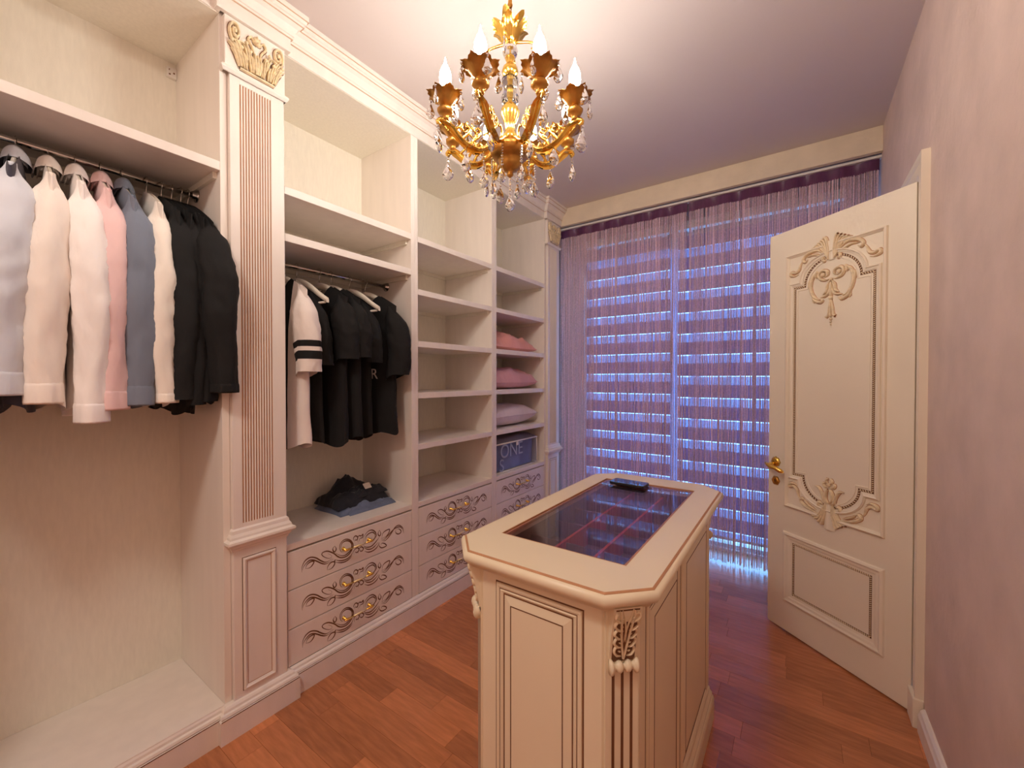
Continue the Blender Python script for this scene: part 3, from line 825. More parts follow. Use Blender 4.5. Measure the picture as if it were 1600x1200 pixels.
framed_panel('end_panel', lambda a, b, h: (a, by0 - h, b), -0.611, -0.379, 0.135, 0.796)
framed_panel('end_panel', lambda a, b, h: (a, by1 + h, b), -0.611, -0.379, 0.135, 0.796)
for ya, yb in ((0.918, 1.222), (1.250, 1.660)):
    q = framed_panel('door', lambda a, b, h: (bx1 + h, a, b), ya, yb, 0.135, 0.796)
for ya, yb in ((0.932, 1.291), (1.301, 1.660)):
    q = framed_panel('door', lambda a, b, h: (bx0 - h, a, b), ya, yb, 0.135, 0.796)
# base moulding
PB = [(0, 0), (-0.020, 0), (-0.020, 0.075), (-0.017, 0.085), (-0.013, 0.090), (-0.013, 0.098), (-0.006, 0.108), (-0.004, 0.118), (0, 0.12)]
part('base_moulding', MB().sweep(octo(BM), PB, IDM, closed=True), M_ISLAND, isl)
# corner posts: flutes and carved corbels
def post(p, q):
    """chamfer face from p to q (plan); normal points outwards"""
    P_, Q = Vector((*p, 0)), Vector((*q, 0))
    dirv = (Q - P_).normalized(); L = (Q - P_).length
    nrm = Vector((dirv.y, -dirv.x, 0))
    c = (P_ + Q) / 2
    if nrm.dot(c - Vector(((IX0 + IX1) / 2, (IY0 + IY1) / 2, 0))) < 0: nrm = -nrm
    def mp(a, b, h): return tuple(c + dirv * a + nrm * h + Vector((0, 0, b)))
    W = L / 2 - 0.006
    mb = MB()
    mb.add([mp(a, b, h) for a, b, h in ((-W, 0.12, 0), (W, 0.12, 0), (W, 0.835, 0), (-W, 0.835, 0), (-W, 0.12, 0.006), (W, 0.12, 0.006), (W, 0.835, 0.006), (-W, 0.835, 0.006))],
           [(4, 5, 6, 7), (0, 4, 7, 3), (1, 2, 6, 5)])
    po = part('corner_post', mb, M_ISLAND, isl)
    mb = MB()
    for k in (-1, 0, 1):
        xx = k * 0.0205
        mb.add([mp(xx - 0.0032, 0.125, 0.0064), mp(xx + 0.0032, 0.125, 0.0064), mp(xx + 0.0032, 0.70, 0.0064), mp(xx - 0.0032, 0.70, 0.0064)], [(0, 1, 2, 3)])
    part('flute', mb, M_GLAZE, po)
    # corbel block: profile bulges at the top, tapers down
    prof = [(0.700, 0.007), (0.715, 0.010), (0.735, 0.013), (0.765, 0.019), (0.795, 0.027), (0.815, 0.033), (0.832, 0.034)]
    mb = MB(); cw = 0.031
    rows = [[mp(-cw, z, 0.005), mp(-cw, z, h), mp(cw, z, h), mp(cw, z, 0.005)] for z, h in prof]
    mb.grid(rows, 4, len(prof), False, False)
    mb.add(rows[0], [(0, 1, 2, 3)]); mb.add(rows[-1], [(3, 2, 1, 0)])
    cb = part('corbel', mb, M_ISLAND, po)
    def hz(z):
        for (z0, h0), (z1, h1) in zip(prof, prof[1:]):
            if z <= z1: return h0 + (h1 - h0) * max(0, (z - z0)) / (z1 - z0)
        return prof[-1][1]
    cm_ = lambda a, b, h: mp(a, b, hz(b) + h)
    mb = MB()
    for sx in (-1, 1):
        mb.stroke([(sx * 0.0, 0.712), (sx * 0.006, 0.745), (sx * 0.010, 0.78), (sx * 0.016, 0.828)], 0.005, 0.005, cm_, taper=0, sub=4)
        mb.stroke([(sx * 0.012, 0.830), (sx * 0.002, 0.790), (sx * -0.002, 0.750)], 0.0035, 0.004, cm_, taper=0.2, sub=4)
        for k, z in enumerate((0.725, 0.745, 0.765, 0.785, 0.805)):
            e = 0.022 + 0.0012 * k
            mb.stroke([(sx * 0.006, z - 0.006), (sx * 0.016, z - 0.004), (sx * e, z + 0.006), (sx * (e - 0.003), z + 0.016), (sx * (e - 0.009), z + 0.013)], 0.0055, 0.006, cm_, sub=4)
            mb.stroke([(sx * 0.007, z + 0.004), (sx * 0.014, z + 0.006)], 0.004, 0.005, cm_, sub=2)
    part('acanthus_carving', mb, M_CARVE, cb)
    gl = MB().grid([[cm_(-0.026, z, 0.0005), cm_(0.026, z, 0.0005)] for z in (0.706, 0.735, 0.765, 0.795, 0.829)], 2, 5)
    part('carving_glaze', gl, M_GLAZE, cb)
    # scroll roll underneath
    mb = MB()
    zr = 0.697
    seg = [(-0.031, 0.0), (-0.031, 0.016), (-0.026, 0.0165), (-0.022, 0.010), (-0.018, 0.007), (-0.014, 0.012), (-0.009, 0.014), (-0.004, 0.011), (-0.002, 0.006), (0.002, 0.006), (0.004, 0.011), (0.009, 0.014), (0.014, 0.012), (0.018, 0.007), (0.022, 0.010), (0.026, 0.0165), (0.031, 0.016), (0.031, 0.0)]
    rows = []
    for a, r in seg:
        rows.append([mp(a, zr + r * math.sin(2 * PI * k / 12), 0.012 + r * 0.8 * math.cos(2 * PI * k / 12)) for k in range(12)])
    mb.grid(rows, 12, len(seg), True, True)
    part('scroll_roll', mb, M_ISLAND, cb)
o8 = octo(BM)
for i, j in ((1, 2), (3, 4), (5, 6), (7, 0)):
    post(o8[i], o8[j])
# phone on the island
ph = thing('smartphone', 'black smartphone lying on the glass top', 'smartphone', (-0.560, 1.640, IZ + 0.0005), rotz=R(-3), local=True)
def rrect(w, h, r, n=5):
    pts = []
    for cx, cy, a0 in ((w - r, h - r, 0), (-w + r, h - r, 90), (-w + r, -h + r, 180), (w - r, -h + r, 270)):
        for k in range(n):
            a = R(a0 + 90 * k / (n - 1)); pts.append((cx + r * math.cos(a), cy + r * math.sin(a)))
    return pts
rr = rrect(0.072, 0.036, 0.010); rr2 = rrect(0.0705, 0.0345, 0.009)
n = len(rr)
mb = MB(); mb.grid([[(a * k, b2 * k, z) for a, b2 in rr] for k, z in ((0.98, 0), (1, 0.002), (1, 0.008), (0.98, 0.010))], n, 4, True, True)
mb.add([(a * 0.98, b2 * 0.98, 0.010) for a, b2 in rr], [tuple(range(n))])
part('phone_body', mb, M('phone_case', s(34, 30, 34), 0.35), ph)
mb = MB().add([(a, b2, 0.0104) for a, b2 in rr2], [tuple(range(n))])
part('screen', mb, M('phone_screen', s(8, 10, 14), 0.04, spec=0.8), ph)

# ------------------------------------------------------------------ chandelier
CX, CY = -0.862, 1.228
ch = thing('chandelier', 'gilt eight-arm crystal chandelier with lit candle bulbs', 'chandelier', (CX, CY, 2.035))
ZO = 2.035
# canopy, chain
mb = MB().lathe([(0, ZC - 0.045), (0.012, ZC - 0.045), (0.02, ZC - 0.035), (0.045, ZC - 0.02), (0.055, ZC - 0.004), (0.055, ZC)], 24, (CX, CY, 0))
part('ceiling_rose', mb, M_BRONZE, ch)
zk = 2.600
k = 0
while zk < ZC - 0.04:
    mb = MB(); pts = []
    for i in range(13):
        a = 2 * PI * i / 12
        dx, dz = 0.007 * math.cos(a), 0.016 * math.sin(a)
        pts.append((CX + (dx if k % 2 == 0 else 0), CY + (0 if k % 2 == 0 else dx), zk + 0.012 + dz))
    mb.tube(pts, 0.0022, 6, caps=False)
    part('chain_link', mb, M_BRONZE, ch)
    zk += 0.024; k += 1
mb = MB().lathe([(0, 2.64), (0.008, 2.642), (0.010, 2.65), (0.006, 2.66), (0.004, 2.68), (0, 2.68)], 10, (CX, CY, 0))
part('hook_ball', mb, M_BRONZE, ch)
# central column
colp = [(0.0, 2.150), (0.030, 2.155), (0.036, 2.165), (0.030, 2.178), (0.020, 2.190), (0.016, 2.205), (0.020, 2.225), (0.030, 2.250), (0.033, 2.268), (0.026, 2.284), (0.018, 2.294)]
part('column_lower', MB().lathe(colp, 24, (CX, CY, 0), mod=lambda r, z, t: (r * (1 + 0.06 * math.cos(12 * t)), z)), M_GOLD, ch)
part('glass_baluster', MB().lathe([(0.018, 2.294), (0.030, 2.302), (0.032, 2.318), (0.024, 2.334), (0.022, 2.350), (0.030, 2.366), (0.030, 2.382), (0.018, 2.392)], 16, (CX, CY, 0), smooth=False), M_CRYSTAL, ch)
part('column_upper', MB().lathe([(0.016, 2.392), (0.026, 2.398), (0.030, 2.410), (0.026, 2.424), (0.016, 2.434), (0.013, 2.446), (0.018, 2.456), (0.018, 2.46)], 20, (CX, CY, 0)), M_GOLD, ch)
part('glass_ball', MB().sphere((CX, CY, 2.482), 0.028, 12, 8, smooth=False), M_CRYSTAL, ch)
part('column_rod', MB().lathe([(0.006, 2.15), (0.006, 2.60)], 8, (CX, CY, 0)), M_GOLD, ch)
cp = [(0.010, 2.505), (0.020, 2.510), (0.030, 2.522), (0.036, 2.540), (0.050, 2.556), (0.064, 2.562)]
part('crown_leaves', MB().lathe(cp, 48, (CX, CY, 0), mod=lambda r, z, t: (r * (1 + 0.10 * (r / 0.055) * math.cos(6 * t) + 0.05 * (r / 0.055) * math.cos(18 * t)), z + 0.008 * (r / 0.055) * math.cos(6 * t))), M_GOLD, ch)
part('crown_leaves', MB().lathe([(0.010, 2.545), (0.026, 2.558), (0.034, 2.572), (0.048, 2.588)], 36, (CX, CY, 0), mod=lambda r, z, t: (r * (1 + 0.2 * (r / 0.034) * math.cos(5 * t)), z + 0.01 * (r / 0.034) * math.cos(5 * t))), M_GOLD, ch)
for k in range(4):
    a = R(22.5 + 90 * k)
    pts = catmull([(0.020, 0, 2.512), (0.050, 0, 2.508), (0.078, 0, 2.502), (0.094, 0, 2.488), (0.088, 0, 2.476), (0.078, 0, 2.482)], 4)
    mb = MB().tube([(CX + p.x * math.cos(a), CY + p.x * math.sin(a), p.z) for p in pts], [0.0055 - 0.003 * i / len(pts) for i in range(len(pts))], 7)
    part('crown_scroll', mb, M_GOLD, ch)
# bowl
bp_ = [(0.0, 2.028), (0.004, 2.031), (0.011, 2.036), (0.012, 2.043), (0.007, 2.048), (0.020, 2.053), (0.032, 2.061), (0.039, 2.075), (0.041, 2.089), (0.046, 2.094), (0.058, 2.098), (0.067, 2.106), (0.070, 2.116), (0.070, 2.128), (0.066, 2.136), (0.056, 2.138), (0.050, 2.134), (0.0, 2.132)]
part('bowl', MB().lathe(bp_, 48, (CX, CY, 0), mod=lambda r, z, t: (r * (1 + (0.02 * math.cos(40 * t) if 2.099 < z < 2.13 else 0)), z)), M_BRONZE, ch)

def drop_mesh(nbeads, big):
    """bead string with a faceted pear drop, hanging from the origin"""
    mb = MB()
    z = -0.003
    for k in range(nbeads):
        rb = 0.0042 + 0.0008 * (k == nbeads - 1)
        mb.sphere((0, 0, z - rb), rb, 6, 4, smooth=False)
        z -= 2 * rb + 0.0012
    W, H = big
    prof = [(0.0, 0), (0.22, -0.05), (0.42, -0.20), (0.80, -0.45), (1.0, -0.62), (0.84, -0.78), (0.45, -0.93), (0.0, -1.0)]
    rows = []
    for i, (r, h) in enumerate(prof):
        rows.append([(r * W * math.cos(2 * PI * q / 8 + 0.39 * (i % 2)), 0.5 * r * W * math.sin(2 * PI * q / 8 + 0.39 * (i % 2)), z + h * H) for q in range(8)])
    mb.grid(rows, 8, len(prof), True, False)
    return mb
drops = {}
def pendant(parent, loc, nb, big, rz):
    key = (nb, big)
    if key not in drops:
        drops[key] = mesh('crystal_pendant', drop_mesh(nb, big), M_CRYSTAL)
    o = bpy.data.objects.new('crystal_pendant', drops[key])
    COL.objects.link(o); o.parent = parent
    o.location = loc; o.rotation_euler = (0, 0, rz)
    ORG[o.name] = Vector((0, 0, 0))
    return o
RA = 0.238
def make_arm():
    mb = MB()
    T = lambda pts, r0, r1, n=8: mb.tube([(p.x, 0, p.y - ZO) for p in catmull([Vector(q) for q in pts], 5)],
                                       [r0 + (r1 - r0) * i / ((len(pts) - 1) * 5) for i in range((len(pts) - 1) * 5 + 1)], n, flat=0.8)
    T([(0.030, 2.150), (0.058, 2.146), (0.085, 2.122), (0.120, 2.106), (0.160, 2.112), (0.195, 2.138), (0.222, 2.168), (0.250, 2.180), (0.264, 2.170), (0.254, 2.160)], 0.010, 0.007)
    mb.stroke([(0.075, 2.126), (0.120, 2.101), (0.165, 2.110), (0.205, 2.146), (0.238, 2.172), (0.262, 2.166)], 0.030, 0.006, lambda a, b2, h: (a, 0, b2 - ZO - h), sub=5)
    mb.grid([[(p_[0], y_, p_[1] - ZO - 0.004 + 0.5 * abs(y_)) for y_ in (-wd, -wd * 0.5, 0, wd * 0.5, wd)] for p_, wd in zip(catmull([Vector(q) for q in ((0.080, 2.120), (0.120, 2.100), (0.160, 2.106), (0.195, 2.132), (0.222, 2.162), (0.262, 2.176))], 3), (0.004, 0.007, 0.010, 0.013, 0.015, 0.016, 0.016, 0.015, 0.014, 0.014, 0.015, 0.016, 0.014, 0.010, 0.007, 0.003))], 5, 16)
    T([(0.130, 2.104), (0.100, 2.112), (0.078, 2.130), (0.074, 2.156), (0.088, 2.170), (0.100, 2.160)], 0.007, 0.004)
    T([(0.150, 2.110), (0.138, 2.132), (0.120, 2.148), (0.112, 2.166), (0.122, 2.178), (0.132, 2.170)], 0.006, 0.003)
    T([(0.180, 2.128), (0.160, 2.150), (0.150, 2.168), (0.158, 2.180), (0.166, 2.172)], 0.006, 0.003)
    T([(0.210, 2.156), (0.190, 2.168), (0.180, 2.182)], 0.006, 0.003)
    for q, (px, pz) in enumerate(((0.140, 2.140), (0.128, 2.160), (0.170, 2.155), (0.152, 2.170))):
        for k in (-1, 1):
            mb.stroke([(px, pz), (px + 0.012 * k, pz + 0.012), (px + 0.006 * k, pz + 0.024)], 0.010, 0.004, lambda a, b2, h, kk=k: (a, h * kk, b2 - ZO), sub=3)
    me = mesh('arm', mb, M_GOLD)
    # turned candle knob
    kb = MB().lathe([(0.0, 2.176), (0.010, 2.178), (0.013, 2.186), (0.010, 2.192), (0.022, 2.198), (0.027, 2.206), (0.027, 2.214), (0.021, 2.220), (0.014, 2.224), (0.012, 2.228)], 20, (RA, 0, -ZO), mod=lambda r, z, t: (r * (1 + (0.05 * math.cos(14 * t) if 2.197 < z < 2.217 else 0)), z))
    cu = MB().lathe([(0.010, 2.226), (0.020, 2.232), (0.030, 2.244), (0.040, 2.258), (0.052, 2.268), (0.058, 2.268), (0.052, 2.2695), (0.040, 2.260), (0.028, 2.246), (0.012, 2.238)], 56, (RA, 0, -ZO),
                    mod=lambda r, z, t: (r * (1 + (r / 0.058) ** 2 * (0.08 * math.cos(8 * t) + 0.06 * math.cos(24 * t))), z + 0.004 * (r / 0.058) ** 2 * math.cos(8 * t) - 0.006 * (r / 0.058) ** 3))
    sl = MB().lathe([(0.0115, 2.236), (0.0115, 2.292), (0.009, 2.296)], 14, (RA, 0, -ZO))
    bu = MB().lathe([(0.009, 2.286), (0.014, 2.293), (0.019, 2.306), (0.0205, 2.320), (0.0185, 2.338), (0.0125, 2.354), (0.006, 2.366), (0.0025, 2.380), (0.0, 2.392)], 12, (RA, 0, -ZO))
    return me, mesh('candle_knob', kb, M_BRONZE), mesh('drip_cup', cu, M_BRONZE), mesh('candle_sleeve', sl, M_BRONZE), mesh('bulb', bu, M_BULB)
arm_me = make_arm()
CAMAZ = math.atan2(-CY, -CX)
for k in range(8):
    a = CAMAZ + R(22.5 + 45 * k)
    ar = bpy.data.objects.new('arm', arm_me[0]); COL.objects.link(ar); ar.parent = ch
    ar.rotation_euler = (0, 0, a); ORG[ar.name] = Vector((0, 0, 0))
    for nm, me in zip(('candle_knob', 'drip_cup', 'candle_sleeve', 'bulb'), arm_me[1:]):
        o = bpy.data.objects.new(nm, me); COL.objects.link(o); o.parent = ar; ORG[o.name] = Vector((0, 0, 0))
    for q in range(4):
        b2 = R(45 + 90 * q)
        pendant(ar, (RA + 0.060 * math.cos(b2), 0.060 * math.sin(b2), 2.264 - ZO), 1, (0.016, 0.054), b2 + 0.6 * k + q)
    pendant(ar, (0.260, 0, 2.166 - ZO), 3, (0.023, 0.068), 0.7 * k)
    pendant(ar, (0.165, 0, 2.108 - ZO), 0 if k % 2 else 2, (0.022, 0.066), 0.9 * k)
    if k % 2 == 0:
        pendant(ar, (0.100, 0, 2.098 - ZO), 6, (0.019, 0.062), 0.4 * k)
    else:
        pendant(ar, (0.072, 0, 2.120 - ZO), 8, (0.017, 0.058), 0.4 * k)
pendant(ch, (0, 0, -0.005), 6, (0.019, 0.062), 0.4)
for k in range(4):
    a = R(22.5 + 90 * k)
    pendant(ch, (0.090 * math.cos(a), 0.090 * math.sin(a), 2.470 - ZO), 1, (0.013, 0.048), a)

# fill lamp added to brighten the room, unseen on the ceiling behind the viewer
lp = thing('fill_lamp', 'added round white fill lamp, unseen behind the viewer', 'fill lamp', (-0.75, -0.55, ZC - 0.075))
part('fill_lamp_base', MB().lathe([(0, ZC - 0.02), (0.20, ZC - 0.02), (0.205, ZC - 0.01), (0.205, ZC)], 40, (-0.75, -0.55, 0)), M_WHITE, lp)
part('fill_lamp_shade', MB().lathe([(0.0, ZC - 0.075), (0.08, ZC - 0.072), (0.14, ZC - 0.060), (0.18, ZC - 0.040), (0.192, ZC - 0.021)], 24, (-0.75, -0.55, 0)), mat_emit('fill_lamp_glow', BULB_COLOUR, FILL_STRENGTH), lp)

# ------------------------------------------------------------------ blinds, rail and string curtains
rail = box((XL + 0.2, 3.195, 2.588), (XW, 3.235, 2.602))
solo('curtain_rail', rail, M_WHITE, 'white curtain rail tucked under the pelmet beam', 'curtain rail')
YBL = 3.36
def make_blind(label, x0, x1, zb, phase):
    t = thing('zebra_blind', label, 'blind', ((x0 + x1) / 2, YBL, zb), group='striped day-night roller blinds')
    part('headrail', box((x0, YBL - 0.03, 2.44), (x1, YBL + 0.03, 2.50)), M_WHITE, t)
    pit = 0.1625
    z = phase - pit * 3
    while z < 2.44:
        # sheer band: z-0.066 .. z-0.006 ; slit z-0.006..z ; opaque z..z+pit-0.066
        for nm, a, b2, mt, dy in (('sheer_band', z - 0.066, z - 0.007, M_SHEER, 0.0), ('mesh_slit', z - 0.007, z, M_SLIT, 0.0), ('opaque_band', z, z + pit - 0.066, M_OPAQUE, -0.001)):
            a, b2 = max(a, zb + 0.018), min(b2, 2.445)
            if b2 - a < 0.004: continue
            part(nm, MB().box((x0, YBL + dy - 0.0004, a), (x1, YBL + dy + 0.0004, b2)), mt, t)
        z += pit
    for xa in (x0 + 0.05, x1 - 0.09):
        part('bracket', box((xa, YBL + 0.02, 2.45), (xa + 0.04, YN + 0.001, 2.49)), M_WHITE, t)
    part('bottom_bar', box((x0, YBL - 0.010, zb), (x1, YBL + 0.010, zb + 0.02)), M_WHITE, t, bevel=0.004)
    return t
bl1 = make_blind('striped zebra blind on the wardrobe side of the window', -1.532, -0.822, 0.12, 0.368)
part('glow_gap_filler', box((-0.822, YBL - 0.001, 0.13), (-0.766, YBL + 0.0, 2.31)), M_SHEER, bl1)  # added translucent strip, gives the gap between the blinds its soft blue glow
make_blind('striped zebra blind reaching behind the open door', -0.766, 0.24, 0.12, 0.346)

def make_curtain(label, x0, x1, seed):
    rnd = random.Random(seed)
    t = thing('string_curtain', label, 'curtain', ((x0 + x1) / 2, 3.22, 0.01), group='mauve string curtains')
    fold = lambda x: 0.009 * math.sin(x * 2 * PI / 0.135 + 1.3 * math.sin(x * 5)) + 0.004 * math.sin(x * 31)
    N = int((x1 - x0) / 0.008)
    rows = []
    for zz, dy in ((2.588, 0), (2.56, 0.002), (2.525, 0.0), (2.520, -0.001)):
        rows.append([(x0 + (x1 - x0) * i / N, 3.215 + fold(x0 + (x1 - x0) * i / N) * (0.6 if zz > 2.58 else 1) + dy, zz) for i in range(N + 1)])
    part('heading_tape', MB().grid(rows, N + 1, 4), M_TAPE, t)
    mb = MB()
    for layer in range(3):
        x = x0 + rnd.uniform(0, 0.006)
        while x < x1:
            if rnd.random() < 0.90 or layer == 0:
                yb = 3.215 + fold(x) * 0.5 + (layer - 1) * 0.007 + rnd.uniform(-0.003, 0.003)
                r = rnd.choice((0.0011, 0.0013, 0.0016, 0.0021))
                sway = rnd.gauss(0, 0.004); ph_ = rnd.uniform(0, 6); am = rnd.uniform(0.0005, 0.003)
                n = 7
                zend = rnd.uniform(0.004, 0.03)
                pts = [(x + sway * (j / n) + am * math.sin(ph_ + j * 1.1), yb + 0.002 * math.sin(ph_ + j * 0.8), 2.522 + (zend - 2.522) * j / n) for j in range(n + 1)]
                mb.tube(pts, r, 4, caps=False, smooth=True)
            x += rnd.uniform(0.0068, 0.0115)
    part('strings', mb, M_CURTAIN, t, kind='stuff')
    return t
make_curtain('mauve string curtain panel next to the wardrobe', -1.715, -0.672, 3)
make_curtain('mauve string curtain panel reaching behind the open door', -0.662, 0.385, 5)

# ------------------------------------------------------------------ clothes
def cloth(name, col, var=0.08, bump=0.9, bscale=24, rough=0.85, sheen=0.15):
    m_ = M(name, col, rough, var=var, vscale=9, bump=bump, bscale=bscale, sheen=sheen, stretch=(1, 1, 0.5))
    return m_
F_PALE = cloth('pale_blue_oxford', s(212, 214, 222))
F_NAVY = cloth('navy_lining', s(58, 56, 70))
F_CREAM = cloth('cream_linen', s(242, 230, 220))
F_WHITE = cloth('white_linen', s(248, 240, 236))
F_PINK = cloth('pink_oxford', s(234, 198, 196))
F_SLATE = cloth('slate_denim', s(118, 126, 142))
F_OFFW = cloth('offwhite_knit', s(244, 234, 222))
F_BLACK = M_BLACK
F_TEEW = cloth('white_jersey', s(236, 224, 216))
F_JEAN = cloth('grey_blue_denim', s(100, 110, 136), var=0.2)
F_DNAVY = cloth('dark_navy_cotton', s(22, 22, 34))

def make_hanger(label, loc, rz, group, wide=0.2):
    t = thing('clothes_hanger', label, 'hanger', loc, rotz=rz, group=group, local=True)
    mb = MB()
    pts = catmull([Vector((-wide, 0, -0.112)), Vector((-0.15, 0, -0.082)), Vector((-0.10, 0, -0.048)), Vector((-0.05, 0, -0.022)), Vector((0, 0, -0.012)), Vector((0.05, 0, -0.022)), Vector((0.10, 0, -0.048)), Vector((0.15, 0, -0.082)), Vector((wide, 0, -0.112))], 3)
    rows = []
    for p in pts:
        k = 1 - 0.35 * abs(p.x) / wide
        hh, tt = 0.017 * k, 0.0065
        rows.append([(p.x, -tt, p.z - hh), (p.x, tt, p.z - hh), (p.x, tt * 1.1, p.z), (p.x, tt * 0.6, p.z + hh * 0.9), (p.x, -tt * 0.6, p.z + hh * 0.9), (p.x, -tt * 1.1, p.z)])
    mb.grid(rows, 6, len(rows), True, True)
    mb.add(rows[0], [(0, 1, 2, 3, 4, 5)]); mb.add(rows[-1], [(5, 4, 3, 2, 1, 0)])
    part('hanger_body', mb, M_HANGER, t)
    part('trouser_bar', MB().tube([(-wide * 0.92, 0, -0.120), (wide * 0.92, 0, -0.120)], 0.0052, 8), M_HANGER, t)
    pts = [(0, 0, -0.005), (0, 0, 0.022), (0.004, 0, 0.032)]
    zc_ = 0.060 - 0.006
    for k in range(11):
        a = R(-60 + 25 * k) + PI * 0
        pts.append((0.0165 * math.cos(a) - 0.002, 0, zc_ + 0.0165 * math.sin(a)))
    part('hook', MB().tube(pts, 0.0017, 6), M_CHROME, t)
    return t

def nz(x, y, z, sc, seed):
    return noise.noise(Vector((x * sc + seed * 7.3, y * sc - seed * 3.1, z * sc + seed)))

def make_garment(name, label, cat, loc, rz, group, mt, seed, halfw=0.20, thick=0.032, length=0.73, sl_len=0.70, sl_r=0.040, collar=None, cuff=None,
                 body_mat=None, short=False, bands=None, split=None, drop=0.10, xoff=0.0, splay=0.02, neck=0.0, lean=0.0):
    t = thing(name, label, cat, loc, rotz=rz, group=group, local=True)
    sq = lambda x: x if x > -0.14 else -0.14 - 0.068 * (1 - math.exp(-(-0.14 - x) / 0.068))
    NU, NV = 48, 24
    rnd = random.Random(seed)
    ph = rnd.uniform(0, 6); kf = rnd.choice((3, 4, 5))
    P = []
    for j in range(NV):
        v = (j / (NV - 1)) ** 1.15
        row = []
        for i in range(NU):
            u = 2 * PI * i / NU
            cx, sy = math.cos(u), math.sin(u)
            w = halfw * (1 - 0.05 * math.sin(PI * v) + 0.02 * v)
            x = w * math.copysign(abs(cx) ** 0.75, cx)
            tt = thick * (0.30 + 0.70 * min(1, v * 3.2) ** 0.8) * (1 + 0.15 * v)
            fold = 1 + v * (0.30 * math.sin(kf * u + ph) + 0.07 * math.sin(9 * u + 2 * ph))
            yy = tt * math.copysign(abs(sy) ** 0.8, sy) * fold + 0.014 * v * math.sin(x * 22 + ph) + 0.010 * nz(x, 0, v, 7, seed) * v
            ax = min(1, abs(x) / halfw)
            z0 = 0.016 - drop * ax ** 1.25
            if neck: z0 -= neck * max(0, 1 - (abs(x) / 0.085) ** 2)
            z1 = -length + 0.012 * math.sin(3 * u + ph) - 0.015 * (1 - ax)
            row.append((sq(x + xoff), yy, z0 + (z1 - z0) * v))
        P.append(row)
    bm_ = body_mat or mt
    if split:
        thr, m2 = split
        part('body', MB().grid(P, NU, NV, True, True, keep=lambda i, j: P[j][i][0] < thr), m2, t)
        part('side_panel', MB().grid(P, NU, NV, True, True, keep=lambda i, j: P[j][i][0] >= thr), mt, t)
    else:
        part('body', MB().grid(P, NU, NV, True), bm_, t)
    # sleeves
    for sx in (-1, 1):
        NS, NR = 44, 28
        rows = []
        bend = rnd.uniform(-0.012, 0.012); tw = rnd.uniform(0, 6)
        ctr = []
        for j in range(NS):
            f = j / (NS - 1)
            g = min(1.0, f / (0.35 if short else 0.20)); g = g * g * (3 - 2 * g)
            zs = 0.012 - drop * 0.70
            px = sx * (halfw - 0.058 + (0.034 + splay) * min(1, f * (1.6 if short else 2.6)) ** 0.75 - (0 if short else 0.012 * max(0, f - 0.6)))
            pz = zs - (sl_len + zs) * f
            if short:
                rx, ry = 0.012 + (sl_r + 0.004) * g, 0.010 + sl_r * 0.92 * g
            else:
                k9 = (1.0 - 0.30 * f) + 0.10 * math.exp(-((f - 0.58) / 0.16) ** 2)
                rx, ry = 0.012 + sl_r * 0.8 * g * k9, 0.010 + sl_r * 0.92 * g * k9
            py = bend * math.sin(f * PI) + lean * f
            row = []
            for i in range(NR):
                a = 2 * PI * i / NR
                wr = 1 + 0.20 * nz(math.cos(a), math.sin(a), pz * 6, 1.3, seed + sx) + 0.11 * nz(math.cos(a), math.sin(a), pz * 16 + 2 * a, 2.0, seed - sx) + 0.05 * math.sin(3 * a + tw + 5 * f)
                cr = nz(a * 0.6, f * 9 + 0.7 * math.sin(a + tw), seed, 1.0, seed + 3 * sx)
                wr += 0.16 * (0.5 - abs(cr)) * (0.35 + math.exp(-((f - 0.5) / 0.22) ** 2)) * (0.6 if short else 1.0)
                if f < 0.08: wr = 1
                row.append((sq(px + rx * wr * math.cos(a) + xoff), py + ry * wr * math.sin(a), pz - (0.03 * f * max(0, -sx * math.cos(a)) if short else 0)))
            rows.append(row)
        if bands:
            prev = 0
            cuts = []
            for f0, f1, bmt in bands: cuts.append((int(round(f0 * (NS - 1))), int(round(f1 * (NS - 1))), bmt))
            inb = lambda j: next((bmt for a, b2, bmt in cuts if a <= j < b2), None)
            sp = part('sleeve', MB().grid(rows, NR, NS, True, True, keep=lambda i, j: inb(j) is None), mt, t)
            for a, b2, bmt in cuts:
                part('sleeve_stripe', MB().grid(rows, NR, NS, True, True, keep=lambda i, j, a=a, b2=b2: a <= j < b2), bmt, sp)
        else:
            sp = part('sleeve', MB().grid(rows, NR, NS, True), mt, t)
        if cuff:
            last = rows[-1]
            cxx = sum(p[0] for p in last) / NR; cyy = sum(p[1] for p in last) / NR; zz = last[0][2]
            rws = []
            for k_, dz in ((0.98, 0.004), (1.03, 0.0), (1.05, -0.006), (1.06, -cuff + 0.006), (1.04, -cuff), (0.98, -cuff + 0.002), (0.94, -cuff + 0.03)):
                rws.append([(cxx + (p[0] - cxx) * k_, cyy + (p[1] - cyy) * k_, zz + dz) for p in last])
            part('cuff', MB().grid(rws, NR, 7, True), mt, sp)
    if collar:
        ra, rb, hc = 0.047, 0.024, 0.022
        rws = []
        for k_, dz in ((1.0, -0.014), (0.97, 0.006), (0.92, hc), (0.96, hc + 0.004), (1.06, hc - 0.004), (1.20, hc * 0.25), (1.32, -0.014)):
            rws.append([((ra * k_) * math.cos(2 * PI * i / 28) + xoff, (rb * k_) * math.sin(2 * PI * i / 28) * (1.0 + 0.1 * (k_ > 1.05)), dz - 0.008 + 0.010 * math.cos(2 * PI * i / 28) ** 2 - 0.012 * (math.sin(2 * PI * i / 28) < -0.8)) for i in range(28)])
        part('collar', MB().grid(rws, 28, 7, True), mt, t)
    return t

